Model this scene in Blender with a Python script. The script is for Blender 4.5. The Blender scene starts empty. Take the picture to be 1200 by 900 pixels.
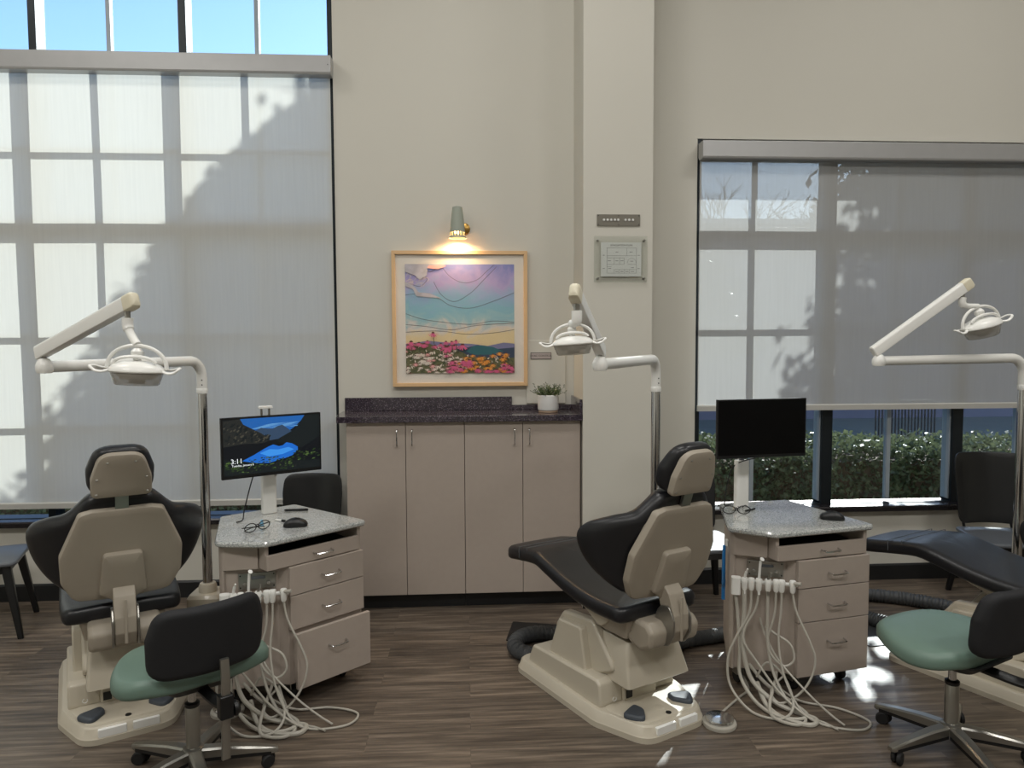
import bpy, bmesh, math, random
from math import sin, cos, pi, radians, sqrt, atan2
from mathutils import Vector, Matrix, noise
random.seed(7)
S = bpy.context.scene
COL = S.collection
V = Vector

# ------------------------------------------------------------------ materials
def _mat(name):
    m = bpy.data.materials.new(name); m.use_nodes = True
    nt = m.node_tree
    return m, nt, nt.nodes['Principled BSDF']

def N(nt, t, **k):
    n = nt.nodes.new(t)
    for a, b in k.items(): setattr(n, a, b)
    return n

def srgb(r, g, b):
    f = lambda c: (c/255/12.92) if c/255 <= .04045 else ((c/255+.055)/1.055)**2.4
    return (f(r), f(g), f(b), 1)

def mat(name, rgb, rough=.5, metal=0., var=.06, scale=14., bump=0., bscale=300., coat=0., spec=.5):
    """plain surface with a little procedural tone variation and grain"""
    m, nt, b = _mat(name)
    c = srgb(*rgb)
    tc = N(nt, 'ShaderNodeTexCoord')
    nz = N(nt, 'ShaderNodeTexNoise'); nz.inputs['Scale'].default_value = scale; nz.inputs['Detail'].default_value = 4
    nt.links.new(tc.outputs['Object'], nz.inputs['Vector'])
    mx = N(nt, 'ShaderNodeMix', data_type='RGBA')
    mx.inputs[6].default_value = tuple(v*(1-var) for v in c[:3])+(1,)
    mx.inputs[7].default_value = tuple(min(1, v*(1+var)) for v in c[:3])+(1,)
    nt.links.new(nz.outputs['Fac'], mx.inputs[0]); nt.links.new(mx.outputs[2], b.inputs['Base Color'])
    b.inputs['Roughness'].default_value = rough; b.inputs['Metallic'].default_value = metal
    b.inputs['Coat Weight'].default_value = coat
    b.inputs['Specular IOR Level'].default_value = spec
    if bump:
        n2 = N(nt, 'ShaderNodeTexNoise'); n2.inputs['Scale'].default_value = bscale; n2.inputs['Detail'].default_value = 3
        nt.links.new(tc.outputs['Object'], n2.inputs['Vector'])
        bp = N(nt, 'ShaderNodeBump'); bp.inputs['Strength'].default_value = bump; bp.inputs['Distance'].default_value = .002
        nt.links.new(n2.outputs['Fac'], bp.inputs['Height']); nt.links.new(bp.outputs['Normal'], b.inputs['Normal'])
    return m

def emis(name, rgb, s):
    m, nt, b = _mat(name)
    b.inputs['Base Color'].default_value = (0, 0, 0, 1)
    b.inputs['Emission Color'].default_value = srgb(*rgb); b.inputs['Emission Strength'].default_value = s
    b.inputs['Roughness'].default_value = .3
    return m

def speckle(name, base, dark, light, scale, rough, amt=.5):
    m, nt, b = _mat(name)
    tc = N(nt, 'ShaderNodeTexCoord')
    vo = N(nt, 'ShaderNodeTexVoronoi'); vo.inputs['Scale'].default_value = scale
    nt.links.new(tc.outputs['Object'], vo.inputs['Vector'])
    cr = N(nt, 'ShaderNodeValToRGB'); cr.color_ramp.interpolation = 'CONSTANT'
    e = cr.color_ramp.elements
    e[0].position = 0; e[0].color = srgb(*dark)
    e[1].position = .18*amt*2; e[1].color = srgb(*base)
    x = e.new(1-.14*amt*2); x.color = srgb(*light)
    sp = N(nt, 'ShaderNodeSeparateColor')
    nt.links.new(vo.outputs['Color'], sp.inputs[0]); nt.links.new(sp.outputs[0], cr.inputs[0])
    nt.links.new(cr.outputs[0], b.inputs['Base Color']); b.inputs['Roughness'].default_value = rough
    b.inputs['Coat Weight'].default_value = .8; b.inputs['Coat Roughness'].default_value = .04
    return m

def wood_floor():
    m, nt, b = _mat('floor_planks')
    tc = N(nt, 'ShaderNodeTexCoord')
    br = N(nt, 'ShaderNodeTexBrick'); br.offset = .37; br.offset_frequency = 2
    br.inputs['Scale'].default_value = 1; br.inputs['Brick Width'].default_value = 1.05
    br.inputs['Row Height'].default_value = .13; br.inputs['Mortar Size'].default_value = .0012
    br.inputs['Color1'].default_value = (0, 0, 0, 1); br.inputs['Color2'].default_value = (1, 1, 1, 1)
    br.inputs['Mortar'].default_value = (.25, .25, .25, 1)
    nt.links.new(tc.outputs['Object'], br.inputs['Vector'])
    mp = N(nt, 'ShaderNodeMapping'); mp.inputs['Scale'].default_value = (1.6, 26, 1)
    nt.links.new(tc.outputs['Object'], mp.inputs['Vector'])
    ad = N(nt, 'ShaderNodeVectorMath', operation='ADD')
    sc = N(nt, 'ShaderNodeVectorMath', operation='SCALE'); sc.inputs['Scale'].default_value = 9
    nt.links.new(br.outputs['Color'], sc.inputs[0]); nt.links.new(mp.outputs[0], ad.inputs[0]); nt.links.new(sc.outputs[0], ad.inputs[1])
    nz = N(nt, 'ShaderNodeTexNoise'); nz.inputs['Scale'].default_value = 1.6; nz.inputs['Detail'].default_value = 7; nz.inputs['Roughness'].default_value = .62
    nt.links.new(ad.outputs[0], nz.inputs['Vector'])
    cr = N(nt, 'ShaderNodeValToRGB'); e = cr.color_ramp.elements
    e[0].position = .3; e[0].color = srgb(66, 58, 51); e[1].position = .72; e[1].color = srgb(146, 132, 116)
    x = e.new(.5); x.color = srgb(102, 91, 80)
    nt.links.new(nz.outputs['Fac'], cr.inputs[0])
    mx = N(nt, 'ShaderNodeMix', data_type='RGBA', blend_type='MULTIPLY'); mx.inputs[0].default_value = .45
    cr2 = N(nt, 'ShaderNodeValToRGB'); cr2.color_ramp.elements[0].color = (.55, .55, .56, 1); cr2.color_ramp.elements[1].color = (1, .98, .95, 1)
    nt.links.new(br.outputs['Color'], cr2.inputs[0])
    nt.links.new(cr.outputs[0], mx.inputs[6]); nt.links.new(cr2.outputs[0], mx.inputs[7])
    nt.links.new(mx.outputs[2], b.inputs['Base Color'])
    b.inputs['Roughness'].default_value = .42
    bp = N(nt, 'ShaderNodeBump'); bp.inputs['Strength'].default_value = .25; bp.inputs['Distance'].default_value = .002
    nt.links.new(nz.outputs['Fac'], bp.inputs['Height']); nt.links.new(bp.outputs['Normal'], b.inputs['Normal'])
    return m

def shade_fabric(name, rgb, open_, trans):
    """woven roller shade cloth: diffuse + translucent threads with a few percent of open weave"""
    m, nt, b = _mat(name)
    out = nt.nodes['Material Output']; nt.nodes.remove(b)
    tc = N(nt, 'ShaderNodeTexCoord')
    nz = N(nt, 'ShaderNodeTexNoise'); nz.inputs['Scale'].default_value = 1.0; nz.inputs['Detail'].default_value = 5
    mp = N(nt, 'ShaderNodeMapping'); mp.inputs['Scale'].default_value = (70, 70, 3)
    nt.links.new(tc.outputs['Object'], mp.inputs[0]); nt.links.new(mp.outputs[0], nz.inputs['Vector'])
    c = srgb(*rgb)
    mx = N(nt, 'ShaderNodeMix', data_type='RGBA')
    mx.inputs[6].default_value = tuple(v*.93 for v in c[:3])+(1,); mx.inputs[7].default_value = tuple(min(1, v*1.05) for v in c[:3])+(1,)
    nt.links.new(nz.outputs['Fac'], mx.inputs[0])
    d = N(nt, 'ShaderNodeBsdfDiffuse'); t = N(nt, 'ShaderNodeBsdfTranslucent'); tr = N(nt, 'ShaderNodeBsdfTransparent')
    nt.links.new(mx.outputs[2], d.inputs[0]); nt.links.new(mx.outputs[2], t.inputs[0])
    m1 = N(nt, 'ShaderNodeMixShader'); m1.inputs[0].default_value = trans
    nt.links.new(d.outputs[0], m1.inputs[1]); nt.links.new(t.outputs[0], m1.inputs[2])
    m2 = N(nt, 'ShaderNodeMixShader'); m2.inputs[0].default_value = open_
    nt.links.new(m1.outputs[0], m2.inputs[1]); nt.links.new(tr.outputs[0], m2.inputs[2])
    nt.links.new(m2.outputs[0], out.inputs[0])
    return m

def glass_mat(name, tint, refl=1.0, rough=.0):
    m, nt, b = _mat(name)
    out = nt.nodes['Material Output']; nt.nodes.remove(b)
    tr = N(nt, 'ShaderNodeBsdfTransparent'); tr.inputs[0].default_value = tint+(1,)
    gl = N(nt, 'ShaderNodeBsdfGlossy'); gl.inputs['Roughness'].default_value = rough
    lw = N(nt, 'ShaderNodeLayerWeight'); lw.inputs[0].default_value = .5
    pw = N(nt, 'ShaderNodeMath', operation='POWER'); pw.inputs[1].default_value = 4
    nt.links.new(lw.outputs['Facing'], pw.inputs[0])
    mu = N(nt, 'ShaderNodeMath', operation='MULTIPLY_ADD'); mu.inputs[1].default_value = .7*refl; mu.inputs[2].default_value = .04*refl
    nt.links.new(pw.outputs[0], mu.inputs[0])
    mx = N(nt, 'ShaderNodeMixShader')
    nt.links.new(mu.outputs[0], mx.inputs[0]); nt.links.new(tr.outputs[0], mx.inputs[1]); nt.links.new(gl.outputs[0], mx.inputs[2])
    nt.links.new(mx.outputs[0], out.inputs[0])
    return m

def leaf_mat(name, a, b_, tl=0):
    m, nt, b = _mat(name)
    oi = N(nt, 'ShaderNodeTexCoord'); nz = N(nt, 'ShaderNodeTexNoise'); nz.inputs['Scale'].default_value = 9
    nt.links.new(oi.outputs['Object'], nz.inputs['Vector'])
    mx = N(nt, 'ShaderNodeMix', data_type='RGBA'); mx.inputs[6].default_value = srgb(*a); mx.inputs[7].default_value = srgb(*b_)
    nt.links.new(nz.outputs['Fac'], mx.inputs[0]); nt.links.new(mx.outputs[2], b.inputs['Base Color'])
    b.inputs['Roughness'].default_value = .45
    if tl:
        t = N(nt, 'ShaderNodeBsdfTranslucent'); nt.links.new(mx.outputs[2], t.inputs[0])
        ms = N(nt, 'ShaderNodeMixShader'); ms.inputs[0].default_value = tl
        nt.links.new(b.outputs[0], ms.inputs[1]); nt.links.new(t.outputs[0], ms.inputs[2]); nt.links.new(ms.outputs[0], nt.nodes['Material Output'].inputs[0])
    return m

M = dict(
 wall=mat('painted_wall', (203, 200, 190), .75, var=.02, scale=2, bump=.15, bscale=500),
 ceiling=mat('ceiling_paint', (225, 223, 216), .9, var=.02),
 base=mat('black_vinyl_baseboard', (22, 23, 25), .45),
 floor=wood_floor(),
 frame=mat('dark_window_frame', (26, 33, 38), .4, metal=.3),
 framelight=mat('pale_gasket_frame', (150, 160, 168), .4),
 sill=mat('dark_sill', (36, 33, 36), .25, var=.2, scale=90),
 alum=mat('satin_aluminium_paint', (172, 172, 172), .4, metal=.35),
 shadeL=shade_fabric('light_shade_cloth', (228, 226, 217), .015, .42),
 shadeR=shade_fabric('grey_shade_cloth', (196, 196, 194), .09, .36),
 bar=mat('hem_bar', (188, 187, 182), .6),
 glass=glass_mat('window_glass', (.88, .93, .95), 1.0),
 acryl=glass_mat('clear_acrylic', (.93, .94, .93), .8, .05),
 lam=mat('taupe_laminate', (171, 159, 149), .5, var=.04, scale=30, bump=.05, bscale=200),
 lamdark=mat('cabinet_carcass', (120, 112, 104), .55),
 counter=speckle('aubergine_terrazzo', (54, 46, 56), (38, 32, 40), (104, 94, 104), 260, .25, .45),
 top=speckle('pale_grey_terrazzo', (184, 187, 185), (140, 144, 146), (214, 216, 214), 330, .08, .6),
 cream=mat('cream_moulded_plastic', (196, 188, 171), .42, var=.03, scale=4, coat=.15),
 creamd=mat('cream_shell', (160, 151, 137), .48, var=.03, scale=5),
 vinyl=mat('black_vinyl', (24, 25, 29), .36, var=.1, scale=8, bump=.1, bscale=220),
 cloth=mat('black_mesh_cloth', (22, 23, 27), .7, bump=.3, bscale=700),
 green=mat('sage_green_vinyl', (104, 128, 117), .42, var=.05, scale=7, bump=.08),
 chrome=mat('polished_chrome', (205, 205, 205), .12, metal=1, var=.02),
 steel=mat('brushed_steel', (160, 158, 152), .3, metal=.9, var=.05),
 white=mat('white_enamel', (240, 240, 236), .35, var=.02, coat=.2),
 ivory=mat('yellowed_cap', (222, 215, 192), .4),
 greyp=mat('grey_plastic', (86, 90, 94), .45),
 pedal=mat('slate_rubber', (66, 72, 80), .5, var=.15, scale=60),
 black=mat('black_plastic', (14, 15, 17), .4),
 gloss=mat('glossy_black_screen', (4, 4, 5), .45, var=0, spec=.15),
 rubber=mat('black_rubber', (20, 20, 21), .7),
 hose=mat('pale_grey_tubing', (178, 174, 164), .45),
 corr=mat('corrugated_grey_hose', (72, 74, 76), .5),
 wood=mat('blond_maple', (214, 178, 134), .45, var=.08, scale=20),
 matte=mat('cream_mat_board', (236, 228, 216), .8),
 sage=mat('sage_lamp_shade', (150, 156, 144), .5),
 brass=mat('brass', (176, 140, 76), .3, metal=.9),
 bulb=emis('warm_bulb', (255, 190, 110), 25),
 paper=mat('white_paper', (226, 226, 224), .7),
 ink=mat('ink', (60, 58, 60), .7),
 plate=mat('engraved_grey_plate', (120, 116, 106), .5, metal=.3),
 pot=mat('white_ceramic', (222, 222, 220), .4),
 potf=mat('tan_saucer', (170, 146, 124), .6),
 soil=mat('soil', (40, 30, 22), .9),
 plant=leaf_mat('houseplant_leaf', (38, 58, 26), (84, 104, 58)),
 blue=mat('blue_plastic', (28, 108, 170), .4),
 bluec=mat('pale_blue_clip', (120, 175, 205), .35),
 seatg=mat('grey_moulded_seat', (92, 96, 102), .4),
 hedge=leaf_mat('hedge_leaf', (46, 64, 46), (150, 160, 120), .25),
 tree=leaf_mat('evergreen_leaf', (30, 48, 26), (70, 88, 44)),
 bark=mat('bark', (112, 96, 78), .9, var=.3, scale=20),
 twig=mat('bare_twigs', (96, 92, 92), .9),
 ground=mat('outside_ground', (120, 116, 104), .9, var=.2, scale=3),
 farwall=mat('slate_blue_wall', (122, 114, 130), .8, var=.1, scale=2),
 rail=mat('dark_railing', (40, 40, 44), .6),
 lens=None,
)

def lens_mat():
    m, nt, b = _mat('lamp_lens')
    b.inputs['Base Color'].default_value = srgb(176, 172, 162); b.inputs['Roughness'].default_value = .15; b.inputs['Coat Weight'].default_value = .6
    tr = N(nt, 'ShaderNodeBsdfTransparent'); ms = N(nt, 'ShaderNodeMixShader'); ms.inputs[0].default_value = .45
    nt.links.new(b.outputs[0], ms.inputs[1]); nt.links.new(tr.outputs[0], ms.inputs[2]); nt.links.new(ms.outputs[0], nt.nodes['Material Output'].inputs[0])
    return m
M['lens'] = lens_mat()

# ------------------------------------------------------------------ mesh helpers
def add(name, bm, m, parent=None, smooth=True, bevel=0, loc=None, rot=None, mw=None, angle=35):
    me = bpy.data.meshes.new(name)
    bmesh.ops.recalc_face_normals(bm, faces=bm.faces[:])
    bm.to_mesh(me); bm.free()
    ms = m if isinstance(m, (list, tuple)) else [m]
    for x in ms: me.materials.append(x)
    o = bpy.data.objects.new(name, me); COL.objects.link(o)
    if smooth:
        me.shade_smooth()
        try: me.set_sharp_from_angle(angle=radians(angle))
        except Exception: pass
    if bevel:
        b = o.modifiers.new('edge', 'BEVEL'); b.width = bevel; b.segments = 2; b.limit_method = 'ANGLE'; b.angle_limit = radians(40)
        b.harden_normals = False
    if parent: o.parent = parent
    if loc is not None: o.location = loc
    if rot is not None: o.rotation_euler = rot
    return o

def thing(name, label, cat, loc=(0, 0, 0), rz=0, group=None):
    o = bpy.data.objects.new(name, None); COL.objects.link(o)
    o.location = loc; o.rotation_euler = (0, 0, rz); o.empty_display_size = .05
    o['label'] = label; o['category'] = cat
    if group: o['group'] = group
    return o

def tag(o, label, cat, group=None, kind=None):
    o['label'] = label; o['category'] = cat
    if group: o['group'] = group
    if kind: o['kind'] = kind
    return o

def struct(name, bm, m, **k):
    o = add(name, bm, m, **k); o['kind'] = 'structure'; return o

def B(): return bmesh.new()

def box(bm, x0, x1, y0, y1, z0, z1, mi=0, mtx=None):
    vs = [bm.verts.new((x, y, z)) for z in (z0, z1) for y in (y0, y1) for x in (x0, x1)]
    for f in ((0, 1, 3, 2), (4, 5, 7, 6), (0, 1, 5, 4), (2, 3, 7, 6), (0, 2, 6, 4), (1, 3, 7, 5)):
        bm.faces.new([vs[i] for i in f]).material_index = mi
    if mtx is not None:
        for v in vs: v.co = mtx @ v.co
    return bm

def prism(bm, pts, a, b, axis='z', mi=0, mtx=None):
    """polygon swept between a and b; axis is the sweep direction"""
    def P(p, t):
        if axis == 'z': return (p[0], p[1], t)
        if axis == 'x': return (t, p[0], p[1])
        return (p[0], t, p[1])
    lo = [bm.verts.new(P(p, a)) for p in pts]; hi = [bm.verts.new(P(p, b)) for p in pts]
    n = len(pts)
    bm.faces.new(lo).material_index = mi; bm.faces.new(hi).material_index = mi
    for i in range(n): bm.faces.new((lo[i], lo[(i+1) % n], hi[(i+1) % n], hi[i])).material_index = mi
    if mtx is not None:
        for v in lo+hi: v.co = mtx @ v.co
    return bm

def loft(bm, rings, cap=True, mi=0):
    R = [[bm.verts.new(p) for p in r] for r in rings]
    n = len(R[0])
    for a, b in zip(R, R[1:]):
        for i in range(n): bm.faces.new((a[i], a[(i+1) % n], b[(i+1) % n], b[i])).material_index = mi
    if cap:
        bm.faces.new(R[0]).material_index = mi; bm.faces.new(R[-1]).material_index = mi
    return bm

def lathe(bm, prof, c=(0, 0, 0), n=28, mtx=None, mi=0, sx=1, sy=1):
    """prof: list of (radius, z)"""
    rings = []
    for r, z in prof:
        r = max(r, 1e-5)
        ring = [V((r*sx*cos(2*pi*i/n), r*sy*sin(2*pi*i/n), z)) for i in range(n)]
        if mtx is not None: ring = [mtx @ p for p in ring]
        rings.append([p+V(c) for p in ring])
    return loft(bm, rings, True, mi)

def cr(pts, k=8, closed=False):
    P = [V(p) for p in pts]; n = len(P); out = []
    rng = range(n if closed else n-1)
    for i in rng:
        if closed: a, b, c, d = P[(i-1) % n], P[i], P[(i+1) % n], P[(i+2) % n]
        else: a, b, c, d = P[max(i-1, 0)], P[i], P[i+1], P[min(i+2, n-1)]
        for j in range(k):
            t = j/k
            out.append(.5*((2*b)+(c-a)*t+(2*a-5*b+4*c-d)*t*t+(3*b-a-3*c+d)*t**3))
    if not closed: out.append(P[-1])
    return out

def tube(bm, path, r, n=10, closed=False, sq=1.0, mi=0):
    """round tube along a path; r number or function of index fraction"""
    P = [V(p) for p in path]; m = len(P)
    T = []
    for i in range(m):
        a = P[(i-1) % m] if closed else P[max(i-1, 0)]; b = P[(i+1) % m] if closed else P[min(i+1, m-1)]
        t = b-a; T.append(t.normalized() if t.length > 1e-9 else V((0, 0, 1)))
    u = T[0].orthogonal().normalized()
    rings = []
    for i in range(m):
        u = (u-T[i]*u.dot(T[i])); u = u.normalized() if u.length > 1e-9 else T[i].orthogonal().normalized()
        w = T[i].cross(u); rr = r(i/(m-1)) if callable(r) else r
        rings.append([P[i]+u*rr*cos(2*pi*j/n)+w*rr*sq*sin(2*pi*j/n) for j in range(n)])
    if closed:
        R = [[bm.verts.new(p) for p in q] for q in rings]
        for i in range(m):
            a, b = R[i], R[(i+1) % m]
            if i == m-1:  # match phase
                k = min(range(n), key=lambda s: (a[0].co-b[s].co).length)
                b = b[k:]+b[:k]
            for j in range(n): bm.faces.new((a[j], a[(j+1) % n], b[(j+1) % n], b[j])).material_index = mi
    else: loft(bm, rings, True, mi)
    return bm

def rpoly(pts, r, n=5):
    """rounded polygon outline; r number or per-corner list"""
    out = []; m = len(pts)
    for i in range(m):
        p = V(pts[i]).to_2d(); a = V(pts[i-1]).to_2d()-p; b = V(pts[(i+1) % m]).to_2d()-p
        rr = r[i] if isinstance(r, (list, tuple)) else r
        la, lb = a.length, b.length; a.normalize(); b.normalize()
        ang = a.angle(b); d = min(rr/math.tan(ang/2), la*.48, lb*.48)
        p0, p1 = p+a*d, p+b*d
        if rr <= 0: out.append((p.x, p.y)); continue
        for j in range(n+1):
            t = j/n; q = p0*(1-t)**2+p*2*t*(1-t)+p1*t*t
            out.append((q.x, q.y))
    return out

def spl(pts, k=6): return [(p.x, p.y) for p in cr([(x, y, 0) for x, y in pts], k, True)]

def pad(bm, outline, prof, f, rings=(.82, .6, .36, .14), mi=0):
    """solid pad: outline in (u,v), prof list of (inset, w) from back to front; f maps (u,v,w) to space"""
    O = [V(p) for p in outline]; n = len(O)
    area = sum(O[i].x*O[(i+1) % n].y-O[(i+1) % n].x*O[i].y for i in range(n))
    if area < 0: O.reverse()
    c = sum(O, V((0, 0)))/n
    nor = []
    for i in range(n):
        t = O[(i+1) % n]-O[i-1]; t.normalize(); nor.append(V((-t.y, t.x)))
    def ring(ins, w): return [f((O[i]+nor[i]*ins).x, (O[i]+nor[i]*ins).y, w) for i in range(n)]
    def inner(ins, w, s): return [f(*(c+((O[i]+nor[i]*ins)-c)*s), w) for i in range(n)]
    L = [inner(prof[0][0], prof[0][1], s) for s in reversed(rings)]
    L += [ring(a, w) for a, w in prof]
    L += [inner(prof[-1][0], prof[-1][1], s) for s in rings]
    return loft(bm, L, True, mi)

def soft(t, e, k=4):
    """profile with rounded edges: thickness t, edge radius e"""
    p = []
    for i in range(k+1):
        a = pi/2*i/k; p.append((e*(1-sin(a)), e*(1-cos(a))))
    return [(x, y) for x, y in p]+[(x, t-y) for x, y in reversed(p)]

def text_bm(s, size, extrude=0):
    cu = bpy.data.curves.new('t', 'FONT'); cu.body = s; cu.size = size; cu.align_x = 'CENTER'; cu.align_y = 'CENTER'; cu.extrude = extrude
    o = bpy.data.objects.new('t', cu); COL.objects.link(o)
    dg = bpy.context.evaluated_depsgraph_get(); dg.update()
    me = bpy.data.meshes.new_from_object(o.evaluated_get(dg))
    bm = B(); bm.from_mesh(me)
    bpy.data.objects.remove(o); bpy.data.curves.remove(cu); bpy.data.meshes.remove(me)
    return bm

def xf(bm, m): 
    for v in bm.verts: v.co = m @ v.co
    return bm

ID = lambda u, v, w: (u, v, w)
def Rz(a): return Matrix.Rotation(a, 4, 'Z')
def T(x, y, z): return Matrix.Translation((x, y, z))

# ================================================================== camera
HC = 1.5
cam_d = bpy.data.cameras.new('camera'); cam = bpy.data.objects.new('camera', cam_d); COL.objects.link(cam)
cam_d.sensor_width = 36; cam_d.lens = 36*850/1200; cam_d.clip_start = .05; cam_d.clip_end = 300
P_, Y_, R_ = math.atan(50/850), radians(3.5), radians(.26)
fv = V((sin(Y_)*cos(P_), cos(Y_)*cos(P_), -sin(P_))); rv = V((cos(Y_), -sin(Y_), 0)); uv = rv.cross(fv)
r2 = cos(R_)*rv-sin(R_)*uv; u2 = sin(R_)*rv+cos(R_)*uv
mw = Matrix.Identity(4)
for i in range(3): mw[i][0], mw[i][1], mw[i][2] = r2[i], u2[i], -fv[i]
mw[0][3], mw[1][3], mw[2][3] = 0, 0, HC
cam.matrix_world = mw
S.camera = cam

# ================================================================== room shell
YW, YC = 4.32, 3.97       # window wall, column face
CEIL = 4.6
XL, XR, YB = -5.2, 6.4, -4.5
WT = .22                  # wall thickness
bm = B(); box(bm, XL-.2, XR+.2, YB-.2, YW+WT, -.12, 0); struct('floor', bm, M['floor'], smooth=False)
bm = B(); box(bm, XL-.2, XR+.2, YB-.2, YW+WT, CEIL, CEIL+.15); struct('ceiling', bm, M['ceiling'], smooth=False)
bm = B(); box(bm, XL-.2, XL, YB, YW+WT, 0, CEIL); struct('wall_left', bm, M['wall'], smooth=False)
bm = B(); box(bm, XR, XR+.2, YB, YW+WT, 0, CEIL); struct('wall_right', bm, M['wall'], smooth=False)
bm = B(); box(bm, XL-.2, XR+.2, YB-.2, YB, 0, CEIL); struct('wall_front', bm, M['wall'], smooth=False)
LX0, LX1, RX0, RX1 = -4.25, -.76, 1.378, 5.0
SZ = .445
bm = B()
box(bm, XL, LX0, YW, YW+WT, 0, CEIL)
box(bm, LX0, LX1, YW, YW+WT, 0, SZ)
box(bm, LX1, RX0, YW, YW+WT, 0, CEIL)
box(bm, RX0, RX1, YW, YW+WT, 0, SZ)
box(bm, RX0, RX1, YW, YW+WT, 2.70, CEIL)
box(bm, RX1, XR, YW, YW+WT, 0, CEIL)
struct('wall_back', bm, M['wall'], smooth=False)
bm = B(); box(bm, .636, 1.02, YC, YW, 0, CEIL); struct('wall_column', bm, M['wall'], smooth=False)
# canopy outside above the shorter window
bm = B(); box(bm, RX0-.3, RX1+.4, YW+WT, YW+WT+.42, 2.72, 2.9); struct('trim_1', bm, M['alum'], smooth=False)
# baseboards
for nm, x0, x1, y in (('baseboard_back', XL, -.68, YW), ('baseboard_right', 1.02, XR, YW)):
    bm = B(); prism(bm, [(y-.012, 0), (y-.012, .09), (y-.006, .1), (y, .1), (y, 0)], x0, x1, 'x'); struct(nm, bm, M['base'], smooth=False)
bm = B(); box(bm, .636, 1.03, YC-.01, YC, 0, .1); box(bm, 1.02, 1.03, YC, YW, 0, .1); struct('baseboard_column', bm, M['base'], smooth=False)

# windows: frames with glass, muntins and inner sill
def window(name, x0, x1, z0, z1, mull, minor, rows, thick, mw_):
    root = thing(name, '', '')
    del root['label']; del root['category']; root['kind'] = 'structure'
    y0, y1 = YW+.03, YW+.13
    bm = B()
    box(bm, x0, x0+.03, YW+.01, y1, z0, z1); box(bm, x1-.03, x1, YW+.01, y1, z0, z1)
    box(bm, x0, x1, y0, y1, z0, z0+.016); box(bm, x0, x1, y0, y1, z1-.04, z1)
    for m in mull: box(bm, m-mw_, m+mw_, y0, y1, z0, z1)
    for r in thick: box(bm, x0, x1, y0, y1, r-.028, r+.028)
    add('window_frame', bm, M['frame'], root, smooth=False, bevel=.002)
    bm = B()
    for m in minor: box(bm, m-.012, m+.012, y0+.03, y1-.035, z0+.03, z1-.03)
    for r in rows: box(bm, x0+.02, x1-.02, y0+.032, y1-.037, r-.011, r+.011)
    for m in mull:
        box(bm, m-mw_-.009, m-mw_, y0+.02, y1-.01, z0+.03, z1-.03)
    add('window_muntin', bm, M['framelight'], root, smooth=False)
    bm = B(); box(bm, x0+.02, x1-.02, y0+.045, y0+.047, z0+.03, z1-.03)
    add('window_pane', bm, M['glass'], root, smooth=False)
    bm = B(); prism(bm, [(YW-.05, z0-.022), (YW-.054, z0+.004), (YW-.048, z0+.012), (YW+.1, z0+.012), (YW+.1, z0-.022)], x0-.02 if x0 > 0 else x0, x1, 'x')
    add('window_sill', bm, M['sill'], root, smooth=False)
    return root
window('window_1', LX0, LX1, SZ+.02, CEIL-.02, [-3.26, -2.434, -1.608], [-3.67, -2.85, -2.03, -1.2], [2.61, 1.57, 1.05], [2.18], .021)
window('window_2', RX0, RX1, SZ+.02, 2.70, [2.225, 3.07, 3.915], [1.76, 2.64, 3.49, 4.34], [1.60], [2.155], .034)

# roller shades
def shade(name, label, x0, x1, ztop, zcas, zbot, mfab, fx1):
    r = thing(name, label, 'roller shade', (0, 0, 0))
    bm = B(); prism(bm, [(YW-.085, zcas), (YW-.09, zcas+.012), (YW-.09, ztop), (YW-.002, ztop), (YW-.002, zcas+.02), (YW-.02, zcas)], x0, x1, 'x')
    c = add('cassette', bm, M['alum'], r, smooth=False, bevel=.003)
    bm = B()
    for xx in (x1-.015,):
        lathe(bm, [(.003, 0), (.003, .003)], (xx, YW-.09, (ztop+zcas)/2), 8, Matrix.Rotation(pi/2, 4, 'X'))
    add('screw', bm, M['greyp'], c)
    bm = B(); nx = 60
    vs = []
    for i in range(nx+1):
        x = x0+.004+(fx1-x0-.004)*i/nx
        row = []
        for k in range(13):
            z = zbot+.02+(zcas+.03-zbot-.02)*k/12
            y = YW-.02+.0022*sin(x*7)*sin(k*.6)
            row.append(bm.verts.new((x, y, z)))
        vs.append(row)
    for i in range(nx):
        for k in range(12): bm.faces.new((vs[i][k], vs[i+1][k], vs[i+1][k+1], vs[i][k+1]))
    add('shade_fabric', bm, mfab, r)
    bm = B(); prism(bm, [(YW-.029, zbot), (YW-.031, zbot+.03), (YW-.024, zbot+.036), (YW-.014, zbot+.036), (YW-.01, zbot)], x0+.004, fx1, 'x')
    add('hem_bar', bm, M['bar'], r, smooth=False)
    return r
shade('roller_shade', 'pale roller shade lowered over the tall window beside the wall painting', LX0+.01, LX1+.004, 3.11, 3.005, .548, M['shadeL'], LX1-.012)
shade('roller_shade', 'grey see-through roller shade raised above the bottom panes of the shorter window', RX0+.004, RX1-.01, 2.668, 2.565, 1.072, M['shadeR'], RX1-.02)

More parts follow.
